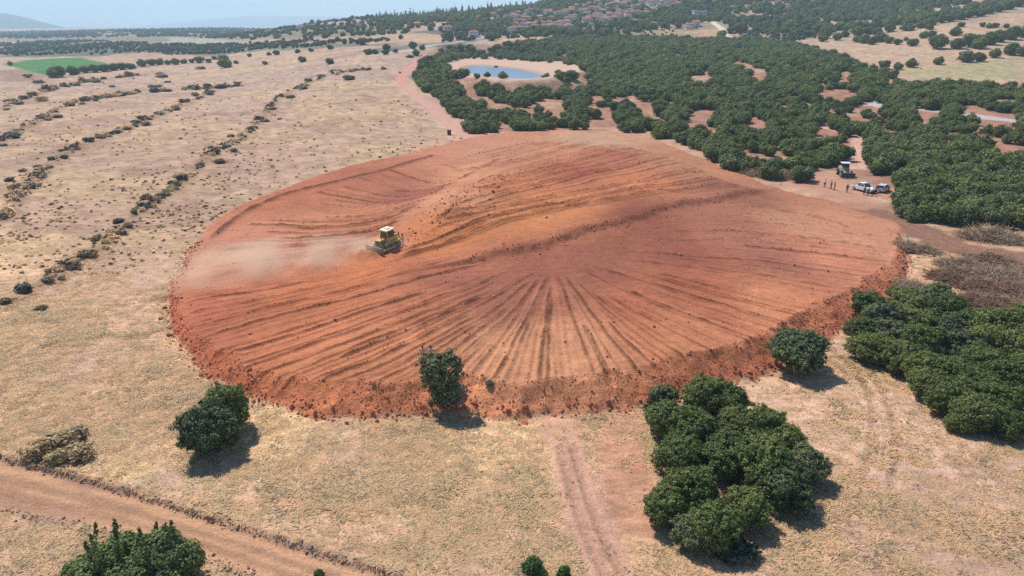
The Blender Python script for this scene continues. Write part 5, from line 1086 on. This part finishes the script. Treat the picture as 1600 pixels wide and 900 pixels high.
# dark red drum cabinet on the rear track
p = at(702, 211); t = empty('metal_cabinet', (p[0], p[1], gh(*p)), .3); tag(t, 'small dark red metal cabinet standing on the dirt track by the pale field', 'cabinet')
Mr = simple('dark_red_paint', (.12, .022, .02), .6)
MB().box(-.55, .55, -.4, .4, .1, 1.45).obj('body', Mr, t, bev=.03); MB().box(-.6, .6, -.45, .45, 1.45, 1.55).obj('lid', M_dark, t); MB().box(-.5, .5, -.43, -.405, .2, 1.35).obj('door', Mr, t)
for x in (-.45, .45): MB().box(x - .06, x + .06, -.3, .3, -.1, .1).obj('foot', M_dark, t)

tick('people')
# ------------------------------------------------------------------ people
M_skin = simple('skin', (.42, .25, .17), .6, var=.05); M_hair = simple('dark_hair', (.02, .016, .014), .7)
def skinned(name, verts, edges, radii, material, parent, root=0, sub=1):
    me = bpy.data.meshes.new(name); me.from_pydata([tuple(v) for v in verts], edges, []); o = bpy.data.objects.new(name, me); C.objects.link(o)
    md = o.modifiers.new('skin', 'SKIN'); md.use_smooth_shade = True
    for i, r_ in enumerate(radii): me.skin_vertices[0].data[i].radius = (r_, r_) if not isinstance(r_, tuple) else r_
    me.skin_vertices[0].data[root].use_root = True
    if sub: s2 = o.modifiers.new('sub', 'SUBSURF'); s2.levels = sub; s2.render_levels = sub
    dg = bpy.context.evaluated_depsgraph_get(); nm = bpy.data.meshes.new_from_object(o.evaluated_get(dg)); bpy.data.objects.remove(o); nm.name = name
    nm.materials.clear(); nm.materials.append(material)
    return link(name, nm, parent)
def person(x, y, rz, label, shirt, trousers, arms=((-.1, .12), (-.05, .1)), step=.08, lean=0.0, hair=M_hair, long_trousers=True):
    """arms: for each side the elbow and hand swing forward (radians)"""
    t = empty('person', (x, y, gh(x, y) + .0), rz); tag(t, label, 'person', 'people watching the earthworks')
    L_ = lambda z: lean * max(z - .95, 0)   # forward lean above the hip (x forward)
    V = [(0, 0, .95), (L_(1.15), 0, 1.15), (L_(1.38), 0, 1.38), (L_(1.5), 0, 1.50), (L_(1.6) + .01, 0, 1.60), (L_(1.7) + .015, 0, 1.70)]; E = [(0, 1), (1, 2), (2, 3), (3, 4), (4, 5)]; Rr = [(.155, .11), (.14, .10), (.16, .10), .055, .095, .075]
    feet = []; tv, te, trr = [(0, 0, .97)], [], [(.165, .12)]; sv_, se, sr = [(0, 0, .92), (L_(1.15), 0, 1.15), (L_(1.4), 0, 1.40), (L_(1.46), 0, 1.47)], [(0, 1), (1, 2), (2, 3)], [(.17, .125), (.155, .115), (.175, .115), (.09, .08)]
    for s_ in (-1, 1):
        sx = step * s_
        hip, kn, an, to = (0, s_ * .10, .90), (sx * .6 + .02, s_ * .11, .50), (sx, s_ * .12, .09), (sx + .17, s_ * .14, .035); k0 = len(V); V += [hip, kn, an, to]; E += [(0, k0), (k0, k0 + 1), (k0 + 1, k0 + 2), (k0 + 2, k0 + 3)]; Rr += [.095, .06, .042, .035]
        k1 = len(tv); tv += [hip, kn, (an[0], an[1], .12)]; te += [(0, k1), (k1, k1 + 1), (k1 + 1, k1 + 2)]; trr += [.11, .075, .062]
        sa, ha = arms[0 if s_ < 0 else 1]
        shd = np.array((L_(1.42), s_ * .20, 1.42)); el = shd + np.array((math.sin(sa) * .28, s_ * .05, -math.cos(sa) * .28)); wr = el + np.array((math.sin(ha) * .25, 0, -math.cos(ha) * .25)); dr = np.array((math.sin(ha), 0, -math.cos(ha))); pm_ = wr + dr * .07
        k2 = len(V); V += [tuple(shd), tuple(el), tuple(wr), tuple(pm_)]; E += [(2, k2), (k2, k2 + 1), (k2 + 1, k2 + 2), (k2 + 2, k2 + 3)]; Rr += [.055, .042, .028, (.032, .018)]
        side = np.array((math.cos(ha), 0, math.sin(ha)))
        for fi, (off, ln) in enumerate([(-.03, .07), (-.01, .08), (.012, .075), (.03, .058)]):
            b0 = pm_ + side * off + dr * .02; k3 = len(V); V += [tuple(b0), tuple(b0 + dr * ln * .55), tuple(b0 + dr * ln * .9 + np.array((0, -s_ * .018, 0)))]; E += [(k2 + 3, k3), (k3, k3 + 1), (k3 + 1, k3 + 2)]; Rr += [.009, .0085, .007]
        k3 = len(V); V += [tuple(wr + dr * .03 + side * .038), tuple(wr + dr * .06 + side * .06)]; E += [(k2 + 2, k3), (k3, k3 + 1)]; Rr += [.011, .009]
        k4 = len(sv_); sv_ += [tuple(shd), tuple(shd * .35 + el * .65)]; se += [(2, k4), (k4, k4 + 1)]; sr += [.075, .065]
    V += [(L_(1.62) + .115, 0, 1.615)]; E += [(4, len(V) - 1)]; Rr += [.014]     # nose
    for s_ in (-1, 1): V += [(L_(1.62), s_ * .098, 1.62)]; E += [(4, len(V) - 1)]; Rr += [.018]
    skinned('body', V, E, Rr, M_skin, t)
    skinned('shirt', sv_, se, sr, shirt, t); skinned('trousers', tv, te, trr, trousers, t)
    hv, hf = ICO2; hv = hv * np.array([.108, .098, .10]) + np.array([L_(1.7) - .012, 0, 1.715]); hv[:, 0] = np.minimum(hv[:, 0], L_(1.7) + .07); link('hair', mesh_np('hair', hv, hf, hair, True), t)
    for s_ in (-1, 1): MB().box(step * s_ - .08, step * s_ + .2, s_ * .125 - .05, s_ * .125 + .05, 0, .09, .02, .012).obj('shoe', M_dark, t, bev=.01)
    for s_ in (-1, 1): MB().box(L_(1.65) + .088, L_(1.65) + .1, s_ * .035 - .012, s_ * .035 + .012, 1.645, 1.657).obj('eye', M_dark, t)
    MB().box(L_(1.56) + .085, L_(1.56) + .097, -.022, .022, 1.556, 1.564).obj('mouth', simple('lips', (.3, .12, .1)), t)
    return t
def cloth(nm, c): return simple(nm, c, .9, var=.1, scale=10)
cw_, cbl, cpu, col_, cbk, crd, cpk, clb, cj, ck = cloth('white_cotton', (.7,.7,.74)), cloth('navy_cloth', (.03,.04,.08)), cloth('purple_cloth', (.10,.07,.22)), cloth('olive_cloth', (.12,.11,.07)), cloth('black_cloth', (.02,.02,.022)), cloth('dark_red_cloth', (.28,.04,.05)), cloth('salmon_cloth', (.72,.42,.26)), cloth('pale_blue_cloth', (.42,.48,.62)), cloth('denim', (.06,.08,.14)), cloth('khaki_cloth', (.25,.2,.13))
for a, b_, rz, l, sh_, trs, ar, ln in [
 (1288,293,-2.2,'person in a white shirt and dark trousers, at the outer end of the standing group',cw_,cbl,((.1,.3),(.1,.3)),0),
 (1298,295,-.3,'person in a purple shirt stretching one arm out towards a companion',cpu,cbl,((1.3,1.4),(.1,.2)),0),
 (1303.5,297,2.8,'person in olive clothes facing the one in the purple shirt',col_,ck,((.2,.9),(.1,.3)),0),
 (1323,301,-2.0,'person in dark clothes walking alone between the group and the pickup',cbk,cj,((-.4,-.2),(.4,.7)),.12),
 (1350,305,1.6,'person in dark navy clothes standing at the front of the white pickup',cbl,cbk,((.3,1.0),(.2,.8)),0),
 (1356,306,1.9,'person in grey olive clothes beside the navy dressed one at the pickup',col_,cbl,((.1,.3),(.1,.2)),0),
 (1363,306,2.5,'person in a white top and dark trousers between pickup and estate car',cw_,cbk,((.2,.6),(.1,.2)),0),
 (1367.5,304,-2.6,'person in a dark red shirt next to the estate car',crd,cbk,((.1,.4),(.3,.9)),0)]:
    p = at(a, b_); person(p[0], p[1], rz, l, sh_, trs, ar, .1, ln)
for a, b_, rz, l, sh_, trs in [(661,567,1.2,'person in a salmon top on the platform rim behind the straggly tree',cpk,cbk),(674,568,1.9,'person in a pale blue shirt on the platform rim behind the straggly tree',clb,cj)]:
    p = at(a, b_); person(p[0], p[1], rz, l, sh_, trs, ((.5, 1.1), (.3, .9)), .06)

# ------------------------------------------------------------------ dust plume behind the blade
m = bpy.data.materials.new('dust'); m.use_nodes = True; nt = m.node_tree; nt.nodes.clear(); L = nt.links.new
o = nt.nodes.new('ShaderNodeOutputMaterial'); pv = nt.nodes.new('ShaderNodeVolumePrincipled'); pv.inputs['Color'].default_value = (1.0, .80, .60, 1); pv.inputs['Anisotropy'].default_value = .2
tc = nd(nt, 'ShaderNodeTexCoord'); vl = nd(nt, 'ShaderNodeVectorMath', operation='LENGTH'); L(tc.outputs['Object'], vl.inputs[0])
fo = nd(nt, 'ShaderNodeMapRange'); fo.inputs[1].default_value = 1.0; fo.inputs[2].default_value = .25; fo.inputs[3].default_value = 0; fo.inputs[4].default_value = 1; L(vl.outputs['Value'], fo.inputs[0])
ge = nd(nt, 'ShaderNodeNewGeometry'); nz = nd(nt, 'ShaderNodeTexNoise'); nz.inputs['Scale'].default_value = .22; nz.inputs['Detail'].default_value = 3; L(ge.outputs['Position'], nz.inputs['Vector'])
nr = nd(nt, 'ShaderNodeMapRange'); nr.inputs[1].default_value = .36; nr.inputs[2].default_value = .72; L(nz.outputs[0], nr.inputs[0])
sx_ = nd(nt, 'ShaderNodeSeparateXYZ'); L(tc.outputs['Object'], sx_.inputs[0]); ax = nd(nt, 'ShaderNodeMapRange'); ax.inputs[1].default_value = -1; ax.inputs[2].default_value = .8; ax.inputs[3].default_value = .25; ax.inputs[4].default_value = 1.0; L(sx_.outputs[0], ax.inputs[0])
m1 = nd(nt, 'ShaderNodeMath', operation='MULTIPLY'); L(fo.outputs[0], m1.inputs[0]); L(nr.outputs[0], m1.inputs[1]); m2_ = nd(nt, 'ShaderNodeMath', operation='MULTIPLY'); L(m1.outputs[0], m2_.inputs[0]); L(ax.outputs[0], m2_.inputs[1]); m3 = nd(nt, 'ShaderNodeMath', operation='MULTIPLY'); L(m2_.outputs[0], m3.inputs[0]); m3.inputs[1].default_value = .55
L(m3.outputs[0], pv.inputs['Density']); L(pv.outputs[0], o.inputs['Volume'])
a_ = atz(585, 388, 1.5); a_ = atz(628, 384, 2.0); b2 = atz(150, 432, 2.5); mid_ = (a_ + b2) / 2; ln = np.hypot(*(a_ - b2)[:2])
V, Fc = ICO2; du = link('dust_cloud', mesh_np('dust_cloud', V, Fc, m), None, (mid_[0], mid_[1], 2.0), (0, 0, math.atan2(a_[1] - b2[1], a_[0] - b2[0]))); du.scale = (ln / 2 + 1, 9.0, 2.9); d3 = link('dust_puff', du.data, None, (a_[0] - 3.5, a_[1] - 3.0, 2.6), (0, 0, du.rotation_euler.z)); d3.scale = (6.5, 3.0, 1.9); tag(d3, 'thick tan dust puff rolling off the bulldozer blade', 'dust', kind='stuff'); tag(du, 'pale dust drifting from the bulldozer over the red earth and dry field', 'dust', kind='stuff')

tick('haze')
# ------------------------------------------------------------------ haze
m = bpy.data.materials.new('haze'); m.use_nodes = True; nt = m.node_tree; nt.nodes.clear(); o = nt.nodes.new('ShaderNodeOutputMaterial'); pv = nt.nodes.new('ShaderNodeVolumePrincipled')
pv.inputs['Color'].default_value = (.62, .84, 1, 1); pv.inputs['Density'].default_value = .00019; pv.inputs['Anisotropy'].default_value = .1; nt.links.new(pv.outputs[0], o.inputs['Volume'])
hz = MB().box(-14500, 14500, -60, 14500, -40, 420).obj('haze', m); tag(hz, kind='stuff')
print('objects', len(bpy.data.objects))
